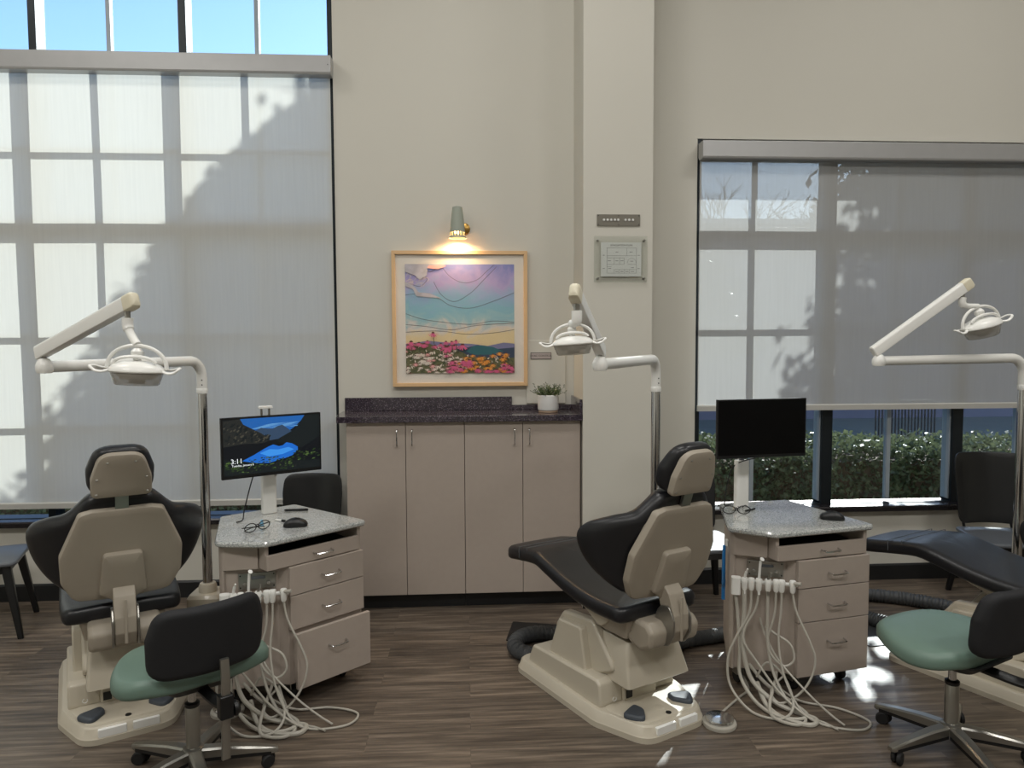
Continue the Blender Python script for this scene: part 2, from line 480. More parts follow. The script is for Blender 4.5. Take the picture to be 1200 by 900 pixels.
# ================================================================== cabinets, counter
DX = [-.668, -.3445, -.0205, .303, .626]
YD = 4.0
for k in range(2):
    x0, x1 = DX[2*k], DX[2*k+2]
    t = thing('base_cabinet', ['tall taupe two-door cabinet under the counter, next to the pale shaded window',
                               'tall taupe two-door cabinet under the counter, against the white column'][k], 'cabinet', (0, 0, 0), 0, 'taupe cabinets under the dark counter')
    bm = B(); box(bm, x0+.001, x1-.001+(.008 if k else 0), YD+.019, YW-.014, .088, 1.06); add('carcass', bm, M['lamdark'], t, smooth=False)
    bm = B(); box(bm, x0+.001, x1, YD+.055, YD+.075, 0, .088); add('toe_kick', bm, M['base'], t, smooth=False)
    for j in range(2):
        a, b = DX[2*k+j]+.0015, DX[2*k+j+1]-.0015
        bm = B(); box(bm, a, b, YD, YD+.018, .09, 1.057); d = add('door', bm, M['lam'], t, smooth=False, bevel=.0015)
        hx = b-.035 if j == 0 else a+.035
        if j == 0: hx = b-.045
        bm = B(); tube(bm, cr([(hx, YD, 1.018), (hx, YD-.022, 1.014), (hx, YD-.026, .99), (hx, YD-.026, .955), (hx, YD-.022, .932), (hx, YD, .928)], 5), .0036, 8)
        add('door_handle', bm, M['chrome'], d)
t = thing('countertop', 'dark aubergine speckled countertop with backsplash on the taupe cabinets', 'countertop')
bm = B()
prism(bm, rpoly([(-.715, YC), (.634, YC), (.634, YW-.001), (-.735, YW-.001), (-.735, YC+.16)], [.006, .002, .002, .002, .002]), 1.06, 1.093, 'z')
add('worktop', bm, M['counter'], t, smooth=False, bevel=.003)
bm = B(); box(bm, -.722, .262, YW-.02, YW-.001, 1.0935, 1.172); box(bm, .262, .618, YW-.02, YW-.001, 1.0935, 1.122); add('backsplash', bm, M['counter'], t, smooth=False, bevel=.002)
bm = B(); box(bm, .619, .634, YC+.01, YW-.001, 1.0935, 1.176); add('side_splash', bm, M['counter'], t, smooth=False, bevel=.002)

# access panel and its label
bm = B(); x0, x1, z0, z1 = .35, .585, 1.128, 1.505
box(bm, x0, x1, YW-.012, YW, z0, z1)
t = add('access_panel', bm, M['wall'], None, smooth=False, bevel=.003)
tag(t, 'flush painted access panel in the wall between the painting and column', 'wall panel')
t = thing('wall_label', 'small grey lettered name plate on the wall beside the picture frame', 'sign', (.437, YW-.013, 1.413))
bm = B(); box(bm, -.062, .062, -.003, 0, -.02, .02); add('plate', bm, M['ink'], t, smooth=False)
bm = B(); box(bm, -.059, .059, -.0036, -.001, -.017, .017); add('face', bm, mat('label_face', (176, 164, 160), .6), t, smooth=False)
bm = xf(text_bm('HVAC CONTROL', .0165), T(0, -.0042, 0) @ Matrix.Rotation(pi/2, 4, 'X')); add('lettering', bm, M['ink'], t, smooth=False)

# ------------------------------------------------------------------ framed picture
def picture():
    x0, x1, z0, z1 = -.438, .356, 1.236, 2.030
    y = YW
    t = thing('framed_painting', 'square blond wood framed painting of pink and orange wildflowers under a swirling pastel sky', 'painting', ((x0+x1)/2, y, z0))
    cx = (x0+x1)/2; w = (x1-x0)/2; h = z1-z0
    bm = B(); fw = .022
    for pts in ([(-w, 0), (w, 0), (w-fw, fw), (-w+fw, fw)], [(w, 0), (w, h), (w-fw, h-fw), (w-fw, fw)],
                [(w, h), (-w, h), (-w+fw, h-fw), (w-fw, h-fw)], [(-w, h), (-w, 0), (-w+fw, fw), (-w+fw, h-fw)]):
        prism(bm, pts, -.038, -.002, 'y')
    add('frame', bm, M['wood'], t, smooth=False, bevel=.002)
    bm = B(); box(bm, -w+fw, w-fw, -.024, -.004, fw, h-fw); add('mat_board', bm, M['matte'], t, smooth=False)
    # print
    m, nt, b = _mat('painted_sky')
    tc = N(nt, 'ShaderNodeTexCoord'); sp = N(nt, 'ShaderNodeSeparateXYZ'); nt.links.new(tc.outputs['Object'], sp.inputs[0])
    nz = N(nt, 'ShaderNodeTexNoise'); nz.inputs['Scale'].default_value = 4.6; nz.inputs['Detail'].default_value = 8; nz.inputs['Roughness'].default_value = .62; nz.inputs['Distortion'].default_value = 1.6
    nt.links.new(tc.outputs['Object'], nz.inputs['Vector'])
    ad = N(nt, 'ShaderNodeMath', operation='MULTIPLY_ADD'); ad.inputs[1].default_value = .45; nt.links.new(nz.outputs['Fac'], ad.inputs[0])
    ml = N(nt, 'ShaderNodeMath', operation='MULTIPLY'); ml.inputs[1].default_value = 1.3; nt.links.new(sp.outputs['Z'], ml.inputs[0]); nt.links.new(ml.outputs[0], ad.inputs[2])
    rmp = N(nt, 'ShaderNodeValToRGB'); e = rmp.color_ramp.elements
    stops = [(.3, (230, 205, 150)), (.60, (236, 214, 168)), (.66, (222, 214, 206)), (.72, (168, 200, 204)), (.82, (140, 190, 206)), (.94, (160, 182, 214)), (1.04, (184, 168, 214)), (1.16, (140, 146, 206))]
    e[0].position = stops[0][0]/1.2; e[0].color = srgb(*stops[0][1]); e[1].position = 1.16/1.2; e[1].color = srgb(*stops[-1][1])
    for p, c in stops[1:-1]: q = e.new(p/1.2); q.color = srgb(*c)
    dv = N(nt, 'ShaderNodeMath', operation='DIVIDE'); dv.inputs[1].default_value = 1.2; nt.links.new(ad.outputs[0], dv.inputs[0]); nt.links.new(dv.outputs[0], rmp.inputs[0])
    nt.links.new(rmp.outputs[0], b.inputs['Base Color']); b.inputs['Roughness'].default_value = .4
    cols = [m, mat('p_teal', (44, 96, 104), .5), mat('p_navy', (52, 66, 88), .5), mat('p_mauve', (116, 116, 150), .5), mat('p_olive', (96, 96, 66), .5, var=.5, scale=60),
            mat('p_pink', (206, 92, 132), .5), mat('p_rose', (226, 164, 160), .5), mat('p_orange', (226, 150, 66), .5), mat('p_white', (222, 210, 196), .5),
            mat('p_leaf', (62, 76, 52), .5), mat('p_brown', (94, 58, 48), .5), mat('p_peach', (222, 188, 150), .5), mat('p_line', (92, 80, 88), .5), mat('p_cloud', (168, 166, 176), .5, var=.35, scale=25)]
    bm = B(); a0, a1, b0, b1 = -w+.078, w-.078, .078, h-.078
    W, H = a1-a0, b1-b0
    yl = [-.0245]
    def quad(pts, mi):
        yl[0] -= .000008
        vs = [bm.verts.new((a0+max(0, min(1, px))*W, yl[0], b0+max(0, min(1, pz))*H)) for px, pz in pts]
        try: bm.faces.new(vs).material_index = mi
        except ValueError: pass
    quad([(0, 0), (1, 0), (1, 1), (0, 1)], 0)
    # leading lines across the sky
    def line(pts, wd=.0035, mi=12):
        c = cr([(x, 0, z) for x, z in pts], 6)
        for p, q in zip(c, c[1:]):
            d = (q-p).normalized(); n = V((-d.z, 0, d.x))*wd/2
            quad([(p.x+n.x, p.z+n.z), (q.x+n.x, q.z+n.z), (q.x-n.x, q.z-n.z), (p.x-n.x, p.z-n.z)], mi)
    line([(.34, .97), (.42, .88), (.54, .83), (.66, .86), (.74, .93), (.82, 1)])
    line([(.26, .84), (.33, .72), (.45, .66), (.6, .74), (.72, .86), (.84, .98)])
    line([(0, .72), (.14, .73), (.3, .69), (.42, .62), (.6, .6), (.8, .66), (1, .74)])
    line([(0, .55), (.15, .5), (.35, .47), (.6, .45), (.8, .48), (1, .47)])
    line([(0, .45), (.2, .43), (.42, .4), (.65, .44), (1, .46)])
    line([(0, .38), (.3, .39), (.55, .36), (.8, .37), (1, .4)])
    line([(.18, 1), (.22, .93), (.3, .97)]); line([(.04, .96), (.12, .9), (.2, .87), (.14, .8), (.05, .82)])
    for c in range(22):
        x, z = random.random()*.2, .8+random.random()*.2
        if x+ (1-z) < .34: line([(x, z), (x+.02, z+.02), (x+.045, z+.005), (x+.03, z-.02)], .003, 8)
    quad([(0, .8), (.07, .775), (.1, .71), (.2, .7), (.33, .69), (.22, .735), (.12, .745), (.09, .79), (.03, .83), (0, .84)], 13)
    quad([(.0, 1), (.38, 1), (.3, .975), (.2, .96), (.2, .9), (.13, .86), (.09, .9), (0, .93)], 13)
    quad([(.22, .99), (.38, .985), (.3, .955), (.2, .965)], 6)
    quad([(0, 0), (1, 0), (1, .27), (.9, .28), (.75, .25), (.6, .27), (.4, .28), (.2, .3), (0, .27)], 3)
    quad([(.3, 0), (1, 0), (1, .235), (.82, .22), (.66, .26), (.5, .22), (.35, .24)], 2)
    quad([(.55, .2), (.62, .25), (.7, .255), (.8, .24), (.9, .2), (.8, .17), (.62, .17)], 1)
    quad([(0, 0), (1, 0), (1, .14), (.8, .14), (.6, .15), (.5, .2), (.35, .22), (.2, .28), (.08, .28), (0, .24)], 4)
    rr = random.Random(4)
    for i in range(240):
        x = rr.random(); z = rr.random()*(.24 if x < .5 else .15); a = rr.random()*pi
        l = .02+.03*rr.random(); quad([(x, z), (x+l*cos(a)*.4-.006, z+l*sin(a)*.5), (x+l*cos(a), z+l*sin(a)), (x+l*cos(a)*.4+.008, z+l*sin(a)*.4)], 9 if rr.random() < .6 else 8)
    def flower(x, z, s, mi, cmi=10):
        for k in range(9):
            a = pi+pi*k/8; a += rr.uniform(-.1, .1)
            quad([(x-.1*s, z), (x+s*cos(a)-.12*s, z+s*sin(a)*.8), (x+s*1.1*cos(a), z+s*sin(a)*.95), (x+s*cos(a)+.12*s, z+s*sin(a)*.8), (x+.1*s, z)], mi)
        quad([(x-.35*s, z-.05*s), (x-.2*s, z+.25*s), (x+.2*s, z+.25*s), (x+.35*s, z-.05*s)], cmi)
    for i in range(75): flower(rr.random()*.55, rr.random()*.22, .02+.018*rr.random(), 8 if rr.random() < .6 else 6)
    for i in range(40): flower(.48+rr.random()*.5, .02+rr.random()*.15, .024+.016*rr.random(), 7)
    for i in range(14): flower(.4+rr.random()*.6, .02+rr.random()*.1, .034+.016*rr.random(), 5)
    for i in range(12): flower(rr.random()*.45, .24+rr.random()*.06, .028+.016*rr.random(), 5)
    for x, z in ((.5, .05), (.66, .04), (.58, .12), (.83, .03), (.9, .06), (.97, .06), (.95, .02)): flower(x, z, .045, 5)
    for x, z, s in ((.25, .37, .045), (.05, .29, .05), (.12, .28, .04), (.02, .26, .04), (.17, .27, .04), (.32, .27, .035), (.37, .24, .06), (.42, .29, .035), (.46, .3, .035), (.52, .26, .055), (.37, .17, .03)):
        line([(x, z), (x+.01, z-.1)], .006, 9); flower(x, z, s, 5)
    for x, z in ((.8, .17), (.86, .19), (.92, .18), (.7, .15), (.75, .12)): flower(x, z, .035, 7)
    add('painting_print', bm, cols, t, smooth=False)
    bm = B(); box(bm, -w+fw, w-fw, -.0275, -.0265, fw, h-fw); add('picture_glass', bm, glass_mat('picture_glass', (.97, .97, .97), .6), t, smooth=False)
picture()

# ------------------------------------------------------------------ wall sconce
t = thing('wall_sconce', 'small sage cone wall lamp glowing warm above the painting', 'lamp', (-.052, YW, 2.1))
bm = B(); lathe(bm, [(.034, 0), (.034, .008), (.026, .014), (0, .016)], (.04, 0, .06), 24, Matrix.Rotation(pi/2, 4, 'X')); add('wall_plate', bm, M['brass'], t)
bm = B(); tube(bm, cr([(.04, -.01, .06), (.03, -.04, .07), (.0, -.075, .09)], 5), .006, 8); add('arm', bm, M['brass'], t)
bm = B(); n = 32
prof = [(.0515, -.005), (.051, -.002), (.046, .004), (.045, .006), (.0435, .03), (.038, .09), (.0285, .172), (.012, .178), (.0, .180)]
rings = []
lathe(bm, prof, (0, -.078, 0), n)
bm.verts.ensure_lookup_table()
# open the bottom and cut the small slots round the rim
fc = [f for f in bm.faces if len(f.verts) == n and abs(f.calc_center_median().z+.005) < .002]
bmesh.ops.delete(bm, geom=fc, context='FACES')
sl = [f for f in bm.faces if .007 < f.calc_center_median().z < .025]
sl = sorted(sl, key=lambda f: atan2(f.calc_center_median().y+.078, f.calc_center_median().x))[::2]
r_ = bmesh.ops.inset_individual(bm, faces=sl, thickness=.0012)
bmesh.ops.delete(bm, geom=sl, context='FACES')
add('lamp_shade', bm, M['sage'], t)
bm = B(); lathe(bm, [(0, .0), (.014, .004), (.02, .02), (.018, .04), (.01, .06), (0, .07)], (0, -.078, .02), 16); add('bulb', bm, M['bulb'], t)
ld = bpy.data.lights.new('sconce_glow', 'SPOT'); lo = bpy.data.objects.new('sconce_glow', ld); COL.objects.link(lo)
lo.location = (-.052, YW-.078, 2.112); ld.energy = 11; ld.color = (1, .66, .34); ld.shadow_soft_size = .03; ld.spot_size = radians(165); ld.spot_blend = 1

# ------------------------------------------------------------------ column plaques
t = thing('button_panel', 'grey metal plate with eight white buttons high on the column', 'control panel', (.83, YC, 2.158))
bm = B(); prism(bm, rpoly([(-.119, -.031), (.119, -.031), (.119, .031), (-.119, .031)], .003), -.006, -.0005, 'y'); add('plate', bm, M['plate'], t, smooth=False)
for i, x in enumerate((-.081, -.061, -.041, -.021, -.002, .038, .058, .079)):
    bm = B(); lathe(bm, [(.0066, 0), (.0066, .003), (.005, .005), (0, .0055)], (x, -.006, .001), 14, Matrix.Rotation(pi/2, 4, 'X')); add('button', bm, M['paper'], t)
bm = B()
for x in (-.112, 0, .112):
    for z in (-.024, .024): lathe(bm, [(.003, 0), (.003, .001), (0, .0015)], (x, -.006, z), 8, Matrix.Rotation(pi/2, 4, 'X'))
add('screw', bm, M['black'], t)

t = thing('evacuation_plan', 'printed evacuation plan behind clear acrylic with corner standoffs on the column', 'sign', (.84, YC, 1.945))
bm = B(); prism(bm, rpoly([(-.147, -.125), (.147, -.125), (.147, .125), (-.147, .125)], .004), -.018, -.014, 'y'); add('acrylic_cover', bm, M['acryl'], t, smooth=False)
for x in (-.125, .13):
    for z in (-.103, .103):
        bm = B(); lathe(bm, [(.006, 0), (.006, .021), (.004, .023), (0, .0235)], (x, -.0005, z), 12, Matrix.Rotation(pi/2, 4, 'X')); add('standoff', bm, M['steel'], t)
bm = B(); box(bm, -.108, .115, -.0125, -.0105, -.093, .092); p = add('paper', bm, M['paper'], t, smooth=False)
bm = B()
def hl(x0, x1, z, w=.0009): box(bm, x0, x1, -.0132, -.0126, z-w/2, z+w/2)
def vl(x, z0, z1, w=.0009): box(bm, x-w/2, x+w/2, -.0132, -.0126, z0, z1)
hl(-.075, .088, .062); hl(-.075, .088, -.075); vl(-.075, -.075, .062); vl(.088, -.075, .062); hl(-.075, .088, .02)
vl(.035, .02, .062); hl(-.075, .02, .008); hl(-.075, .02, -.027); vl(-.035, -.027, .008); vl(-.005, -.027, .008); vl(.02, -.027, .008)
hl(-.035, .088, -.055); vl(-.035, -.075, -.055); vl(-.008, -.075, -.055); vl(.022, -.075, -.055); vl(.05, -.075, -.055); hl(.04, .088, -.027); hl(-.075, -.05, -.04)
for i in range(14):
    a = pi*i/13
    box(bm, .062+.024*cos(a)-.0008, .062+.024*cos(a)+.0008, -.0132, -.0126, -.018+.024*sin(a)-.0015, -.018+.024*sin(a)+.0015)
for x, z in ((-.062, -.008), (-.02, -.008), (.008, -.008), (.058, .04), (-.02, .04), (-.02, -.066), (.008, -.066), (.036, -.066), (.066, -.045), (.066, -.066), (.062, -.01), (-.06, -.05)): box(bm, x-.008, x+.008, -.0132, -.0126, z-.001, z+.001)
for x, z in ((-.093, .022), (.1, .022), (-.093, -.05), (.1, -.05)): box(bm, x-.006, x+.006, -.0132, -.0126, z-.001, z+.001)
tb = xf(text_bm('EVACUATION PLAN', .0135), T(.005, -.0131, .076) @ Matrix.Rotation(pi/2, 4, 'X'))
me = bpy.data.meshes.new('x'); tb.to_mesh(me); tb.free(); bm.from_mesh(me)
add('plan_drawing', bm, M['ink'], p, smooth=False)

# ------------------------------------------------------------------ plant on counter
t = thing('potted_plant', 'bushy green houseplant in a white cylinder pot on the dark counter', 'plant', (.46, 4.13, 1.0935))
bm = B(); lathe(bm, [(.046, .012), (.058, .014), (.0605, .02), (.0605, .096), (.0575, .1), (.054, .096), (.053, .085), (0, .085)], (0, 0, 0), 32); add('pot', bm, M['pot'], t)
bm = B(); lathe(bm, [(.052, 0), (.055, .002), (.055, .012), (.05, .0122), (0, .0122)], (0, 0, 0), 32); add('saucer', bm, M['potf'], t)
bm = B(); lathe(bm, [(0, .0852), (.053, .0854), (.04, .092), (0, .094)], (0, 0, 0), 20); add('soil', bm, M['soil'], t)
bm = B(); rr = random.Random(3)
for i in range(85):
    a = rr.random()*2*pi; r0 = .048*sqrt(rr.random()); le = .035+.035*rr.random()
    if i < 9: le = .08
    out = V((cos(a), sin(a), 0)); p0 = out*r0+V((0, 0, .09)); tilt = .25+1.0*r0/.05*rr.random()
    p1 = p0+(out*sin(tilt)+V((0, 0, cos(tilt))))*le
    for k in range(9):
        s = .2+.8*k/8; c = p0.lerp(p1, s); d = V((rr.uniform(-1, 1), rr.uniform(-1, 1), rr.uniform(-.2, 1))).normalized(); l = .014
        w = d.orthogonal().normalized()*.0028
        bm.faces.new([bm.verts.new(q) for q in (c, c+d*l*.5+w, c+d*l, c+d*l*.5-w)])
    tube(bm, [p0, p1], .0006, 4)
add('foliage', bm, M['plant'], t, smooth=False)

# ================================================================== dental chairs
HEAD = radians(28)
def dental_chair(loc, label, screws=True):
    t = thing('dental_chair', label, 'dental chair', loc, HEAD, 'black dental chairs on cream bases')
    # --- base plate
    bm = B()
    ol = rpoly([(-.235, -.03), (-.155, -.25), (.155, -.25), (.235, -.03), (.235, .56), (-.235, .56)], [.12, .09, .09, .12, .06, .06], 6)
    def rp(s, z, o=(0, 0)): return [V((x*s, (y-.18)*(1-(1-s)*.6)+.18, z)) for x, y in ol]
    loft(bm, [rp(1, .0), rp(1, .022), rp(.985, .028), rp(.95, .056), rp(.925, .062)])
    base = add('base_plate', bm, M['cream'], t, angle=30)
    bm = B(); pad(bm, rpoly([(-.19, -.055), (-.135, -.215), (.135, -.215), (.19, -.055), (.17, -.02), (-.17, -.02)], .04), [(0, 0), (0, .002), (.004, .004)], lambda u, v, w: (u, v, .061+w)); add('pedal_tray', bm, M['cream'], base)
    for sx in (-1, 1):
        bm = B(); pad(bm, rpoly([(sx*.18, -.13), (sx*.125, -.21), (sx*.075, -.14), (sx*.085, -.09)], .025), [(0, 0), (0, .012), (.006, .018)], lambda u, v, w: (u, v+.0, .063+w+.05*(abs(u)-.07)*.2))
        add('foot_pedal', bm, M['pedal'], t, angle=50)
    bm = B(); lathe(bm, [(.0, 0), (.011, 0), (.011, .006), (0, .006)], (0, -.197, .062), 14); add('program_button', bm, M['black'], t)
    bm = B(); lathe(bm, [(.0, 0), (.02, 0), (.02, .003), (.016, .004), (0, .004)], (-.002, -.145, .063), 20); add('indicator_disc', bm, M['cream'], t)
    for a, b in ((-.105, -.008), (.012, .105)):
        bm = B(); pad(bm, rpoly([(a, .024), (b, .024), (b, .056), (a, .056)], .005), [(0, 0), (0, .01), (.002, .013)], lambda u, v, w: (u, -.236-w, v))
        add('switch_bar', bm, M['white'], t)
    # --- housings over the pump and lift
    def hump(x0, x1, pts, nm, e=.012):
        bm = B(); prism(bm, rpoly(pts, .02, 4), x0, x1, 'x')
        return add(nm, bm, M['cream'], t, bevel=e, angle=30)
    hump(-.2, -.085, [(-.03, .055), (.50, .055), (.455, .145), (.0, .165), (-.02, .15)], 'side_housing')
    hump(-.178, -.085, [(.085, .1), (.40, .1), (.36, .15), (.29, .315), (.135, .325)], 'tower_housing')
    hump(.085, .2, [(-.03, .055), (.5, .055), (.46, .11), (.0, .115)], 'side_housing')
    hump(-.088, .088, [(-.04, .05), (.47, .05), (.42, .14), (.30, .25), (.1, .26), (-.03, .13)], 'pump_housing')
    # small round logo plate on the housing end
    bm = B(); box(bm, .0, .03, -.0425, -.0402, .075, .108); lp = add('badge', bm, M['black'], t, smooth=False)
    lp.location = (-.078, 0, 0)
    bm = B(); tube(bm, [V((-.063+.0085*cos(a), -.0435, .0915+.0085*sin(a))) for a in [pi*.6+pi*1.6*i/14 for i in range(15)]], .0016, 5); add('badge_mark', bm, M['paper'], lp)
    # lift cover: sloping rear panel with body
    bm = B()
    def sec(z, x0, x1, y0, y1): return [V(p+(z,)) for p in rpoly([(x0, y0), (x1, y0), (x1, y1), (x0, y1)], .018, 3)]
    loft(bm, [sec(.15, -.13, .185, -.115, .03), sec(.155, -.135, .19, -.12, .03), sec(.3, -.125, .145, -.1, .12), sec(.325, -.11, .13, -.09, .12)])
    add('lift_cover', bm, M['cream'], t, angle=30)
    bm = B(); prism(bm, rpoly([(-.05, .2), (.13, .12), (.3, .17), (.36, .26), (.3, .34), (.1, .36)], .03, 4), -.145, -.1, 'x'); add('lift_arm', bm, M['cream'], t, bevel=.01)
    bm = B(); prism(bm, rpoly([(-.05, .2), (.13, .12), (.3, .17), (.36, .26), (.3, .34), (.1, .36)], .03, 4), .1, .14, 'x'); add('lift_arm', bm, M['cream'], t, bevel=.01)
    # --- seat frame
    bm = B(); loft(bm, [sec(.335, -.11, .11, -.06, .06), sec(.35, -.135, .135, -.1, .1), sec(.425, -.15, .15, -.13, .14), sec(.447, -.15, .15, -.13, .14)])
    add('seat_base', bm, M['creamd'], t, angle=30)
    bm = B(); prism(bm, rpoly([(.44, .52), (.40, .522), (.0, .446), (-.02, .40), (.04, .355), (.12, .395), (.36, .485)], [.01, .02, .01, .03, .04, .06, .05], 4), -.15, .15, 'x')
    add('seat_skirt', bm, M['cream'], t, bevel=.012)
    # --- backrest hinge housing
    bm = B(); prism(bm, rpoly([(-.10, .445), (-.205, .44), (-.235, .41), (-.225, .35), (-.17, .325), (-.09, .345)], .03, 4), -.125, .125, 'x'); add('hinge_housing', bm, M['creamd'], t, bevel=.016)
    # --- upholstery: seat and leg rest, one continuous cushion
    def zt(y):
        P = [(-.2, .493), (0, .493), (.12, .502), (.24, .524), (.36, .556), (.43, .572), (.5, .563), (.6, .545), (.9, .488)]
        for (a, za), (b, zb) in zip(P, P[1:]):
            if y <= b or b == .9:
                s = max(0, min(1.2, (y-a)/(b-a))); return za+(zb-za)*s
    def zs(y): return (zt(y-.03)+2*zt(y)+zt(y+.03))/4
    ol = []
    for a, b in zip([(-.205, -.15), (-.215, 0), (-.215, .2), (-.212, .38), (-.204, .45), (-.195, .52), (-.185, .6), (-.17, .74)], [0]*8): ol.append(a)
    ol = rpoly(ol+[(-x, y) for x, y in reversed(ol)], [.045, 0, 0, .08, .03, .04, .02, .05, .05, .02, .04, .03, .08, 0, 0, .045], 4)
    # resample densely so the cushion bends smoothly
    dense = []
    for i in range(len(ol)):
        a, b = V(ol[i]), V(ol[(i+1) % len(ol)]); k = max(1, int((b-a).length/.025))
        for j in range(k): dense.append(tuple(a.lerp(b, j/k)))
    th = .062
    bm = B(); pad(bm, dense, soft(th, .022, 3), lambda u, v, w: (u, v, zs(v)-th+w+(.006*(1-(u/.2)**2) if w > th*.5 else 0)), rings=(.9, .75, .6, .45, .3, .15))
    up = add('seat_cushion', bm, M['vinyl'], t, angle=50)
    bm = B()
    for yy in (.52, .585):
        pa = []
        for s in [i/16 for i in range(17)]:
            u = -.188+.376*s
            pa.append((u, yy, zs(yy)+.0065))
        pa = [(pa[0][0], pa[0][1], pa[0][2]-.05)]+pa+[(pa[-1][0], pa[-1][1], pa[-1][2]-.05)]
        tube(bm, pa, .0018, 5)
    add('cover_seam', bm, M['greyp'], up)
    # --- backrest frame of reference
    B0 = V((0, -.13, .45)); dv_ = V((0, -.313, .950)); dw = V((0, .950, .313))
    def bk(u, v, w): return B0+V((u, 0, 0))+dv_*v+dw*w
    half = [(.05, .075), (.15, .082), (.235, .13), (.284, .185), (.308, .245), (.309, .295), (.286, .345), (.236, .392), (.18, .425), (.135, .475), (.1, .505), (.04, .515)]
    ol = spl([(x, y) for x, y in half]+[(-x, y) for x, y in reversed(half)], 4)
    wing = lambda u: 3.9*max(0, abs(u)-.12)**2
    bm = B(); pad(bm, ol, soft(.072, .03, 4), lambda u, v, w: bk(u, v, .012+w+wing(u)), rings=(.9, .78, .65, .5, .35, .2, .08)); add('backrest_cushion', bm, M['vinyl'], t, angle=60)
    half = [(.0, .07), (.165, .085), (.205, .17), (.207, .28), (.14, .452), (.1, .463), (0, .463)]
    ol = rpoly([(x, y) for x, y in half[:-1]]+[(-x, y) for x, y in reversed(half[1:])], [0, .05, .06, .05, .03, .02, 0, .02, .03, .05, .06, .05], 5)
    bm = B(); pad(bm, ol, [(.012, -.012), (.004, -.009), (0, 0), (0, .02)], lambda u, v, w: bk(u, v, w+.4*wing(u)*0), rings=(.9, .6, .3)); sh = add('backrest_shell', bm, M['creamd'], t, angle=40)
    bm = B(); pad(bm, rpoly([(-.082, .115), (-.04, .085), (.04, .085), (.082, .115), (.066, .285), (-.066, .285)], .018), [(.01, -.036), (.003, -.033), (0, -.026), (0, -.005)], bk, rings=(.6, .3)); add('mounting_plate', bm, M['creamd'], t, angle=40)
    # spine bracket
    pr = rpoly([(-.185, .60), (-.235, .545), (-.262, .47), (-.262, .41), (-.235, .36), (-.2, .345), (-.19, .40), (-.195, .46), (-.175, .53)], .02, 4)
    bm = B(); prism(bm, pr, -.038, .038, 'x'); sp_ = add('spine_bracket', bm, M['creamd'], t, bevel=.004)
    pr2 = rpoly([(-.20, .5), (-.24, .505), (-.268, .46), (-.268, .40), (-.238, .352), (-.2, .34), (-.17, .37), (-.165, .44), (-.18, .48)], .02, 4)
    for s in (-1, 1):
        bm = B(); prism(bm, pr2, s*.039, s*.047, 'x'); add('side_trim', bm, M['steel'], sp_, bevel=.002)
    bm = B(); box(bm, -.006, .006, -.2655, -.26, .37, .54); add('spine_ridge', bm, M['creamd'], sp_, bevel=.003)
    # --- headrest
    hp = [(-.11, .515), (.11, .515), (.114, .6), (.082, .703), (-.082, .703), (-.114, .6)]
    bm = B(); pad(bm, rpoly(hp, [.04, .04, .06, .07, .07, .06], 5), soft(.055, .022, 4), lambda u, v, w: bk(u, v, .004+w+2*max(0, abs(u)-.05)**2*4)); add('headrest_cushion', bm, M['vinyl'], t, angle=60)
    hp = [(-.1, .515), (.1, .515), (.1, .59), (.07, .69), (-.07, .69), (-.1, .59)]
    bm = B(); pad(bm, rpoly(hp, [.022, .022, .05, .055, .055, .05], 5), [(.012, -.016), (.004, -.013), (0, -.004), (0, .012)], bk, rings=(.6, .3)); hs = add('headrest_shell', bm, M['creamd'], t, angle=40)
    bm = B()
    for x, v in ((-.083, .535), (.083, .535), (-.08, .595), (.08, .595), (-.045, .66), (.045, .66)):
        mt = Matrix.Translation(bk(x, v, -.0155)) @ Matrix.Rotation(pi/2+radians(-18), 4, 'X')
        lathe(bm, [(.0048, 0), (.0048, .001), (.003, .0016), (0, .0016)], (0, 0, 0), 10, mt)
    add('screw', bm, M['steel'], hs)
    bm = B(); prism(bm, rpoly([(-.022, .44), (.022, .44), (.022, .53), (-.022, .53)], .003), -.003, .010, 'z'); xf(bm, Matrix(((1, 0, 0, 0), (0, dv_.y, dw.y, B0.y), (0, dv_.z, dw.z, B0.z), (0, 0, 0, 1)))); add('headrest_bar', bm, M['steel'], t, smooth=False)
    return t
OR = (.672, 2.856, 0); OL = (-1.413, 2.986, 0); O3 = (2.42, 2.84, 0)
dental_chair(OL, 'black and cream dental chair seen square from behind, next to the lit monitor cart')
dental_chair(OR, 'black and cream dental chair in front of the white column, seen obliquely')
dental_chair(O3, 'black dental chair beyond the drawer cart, only its leg rest in view')

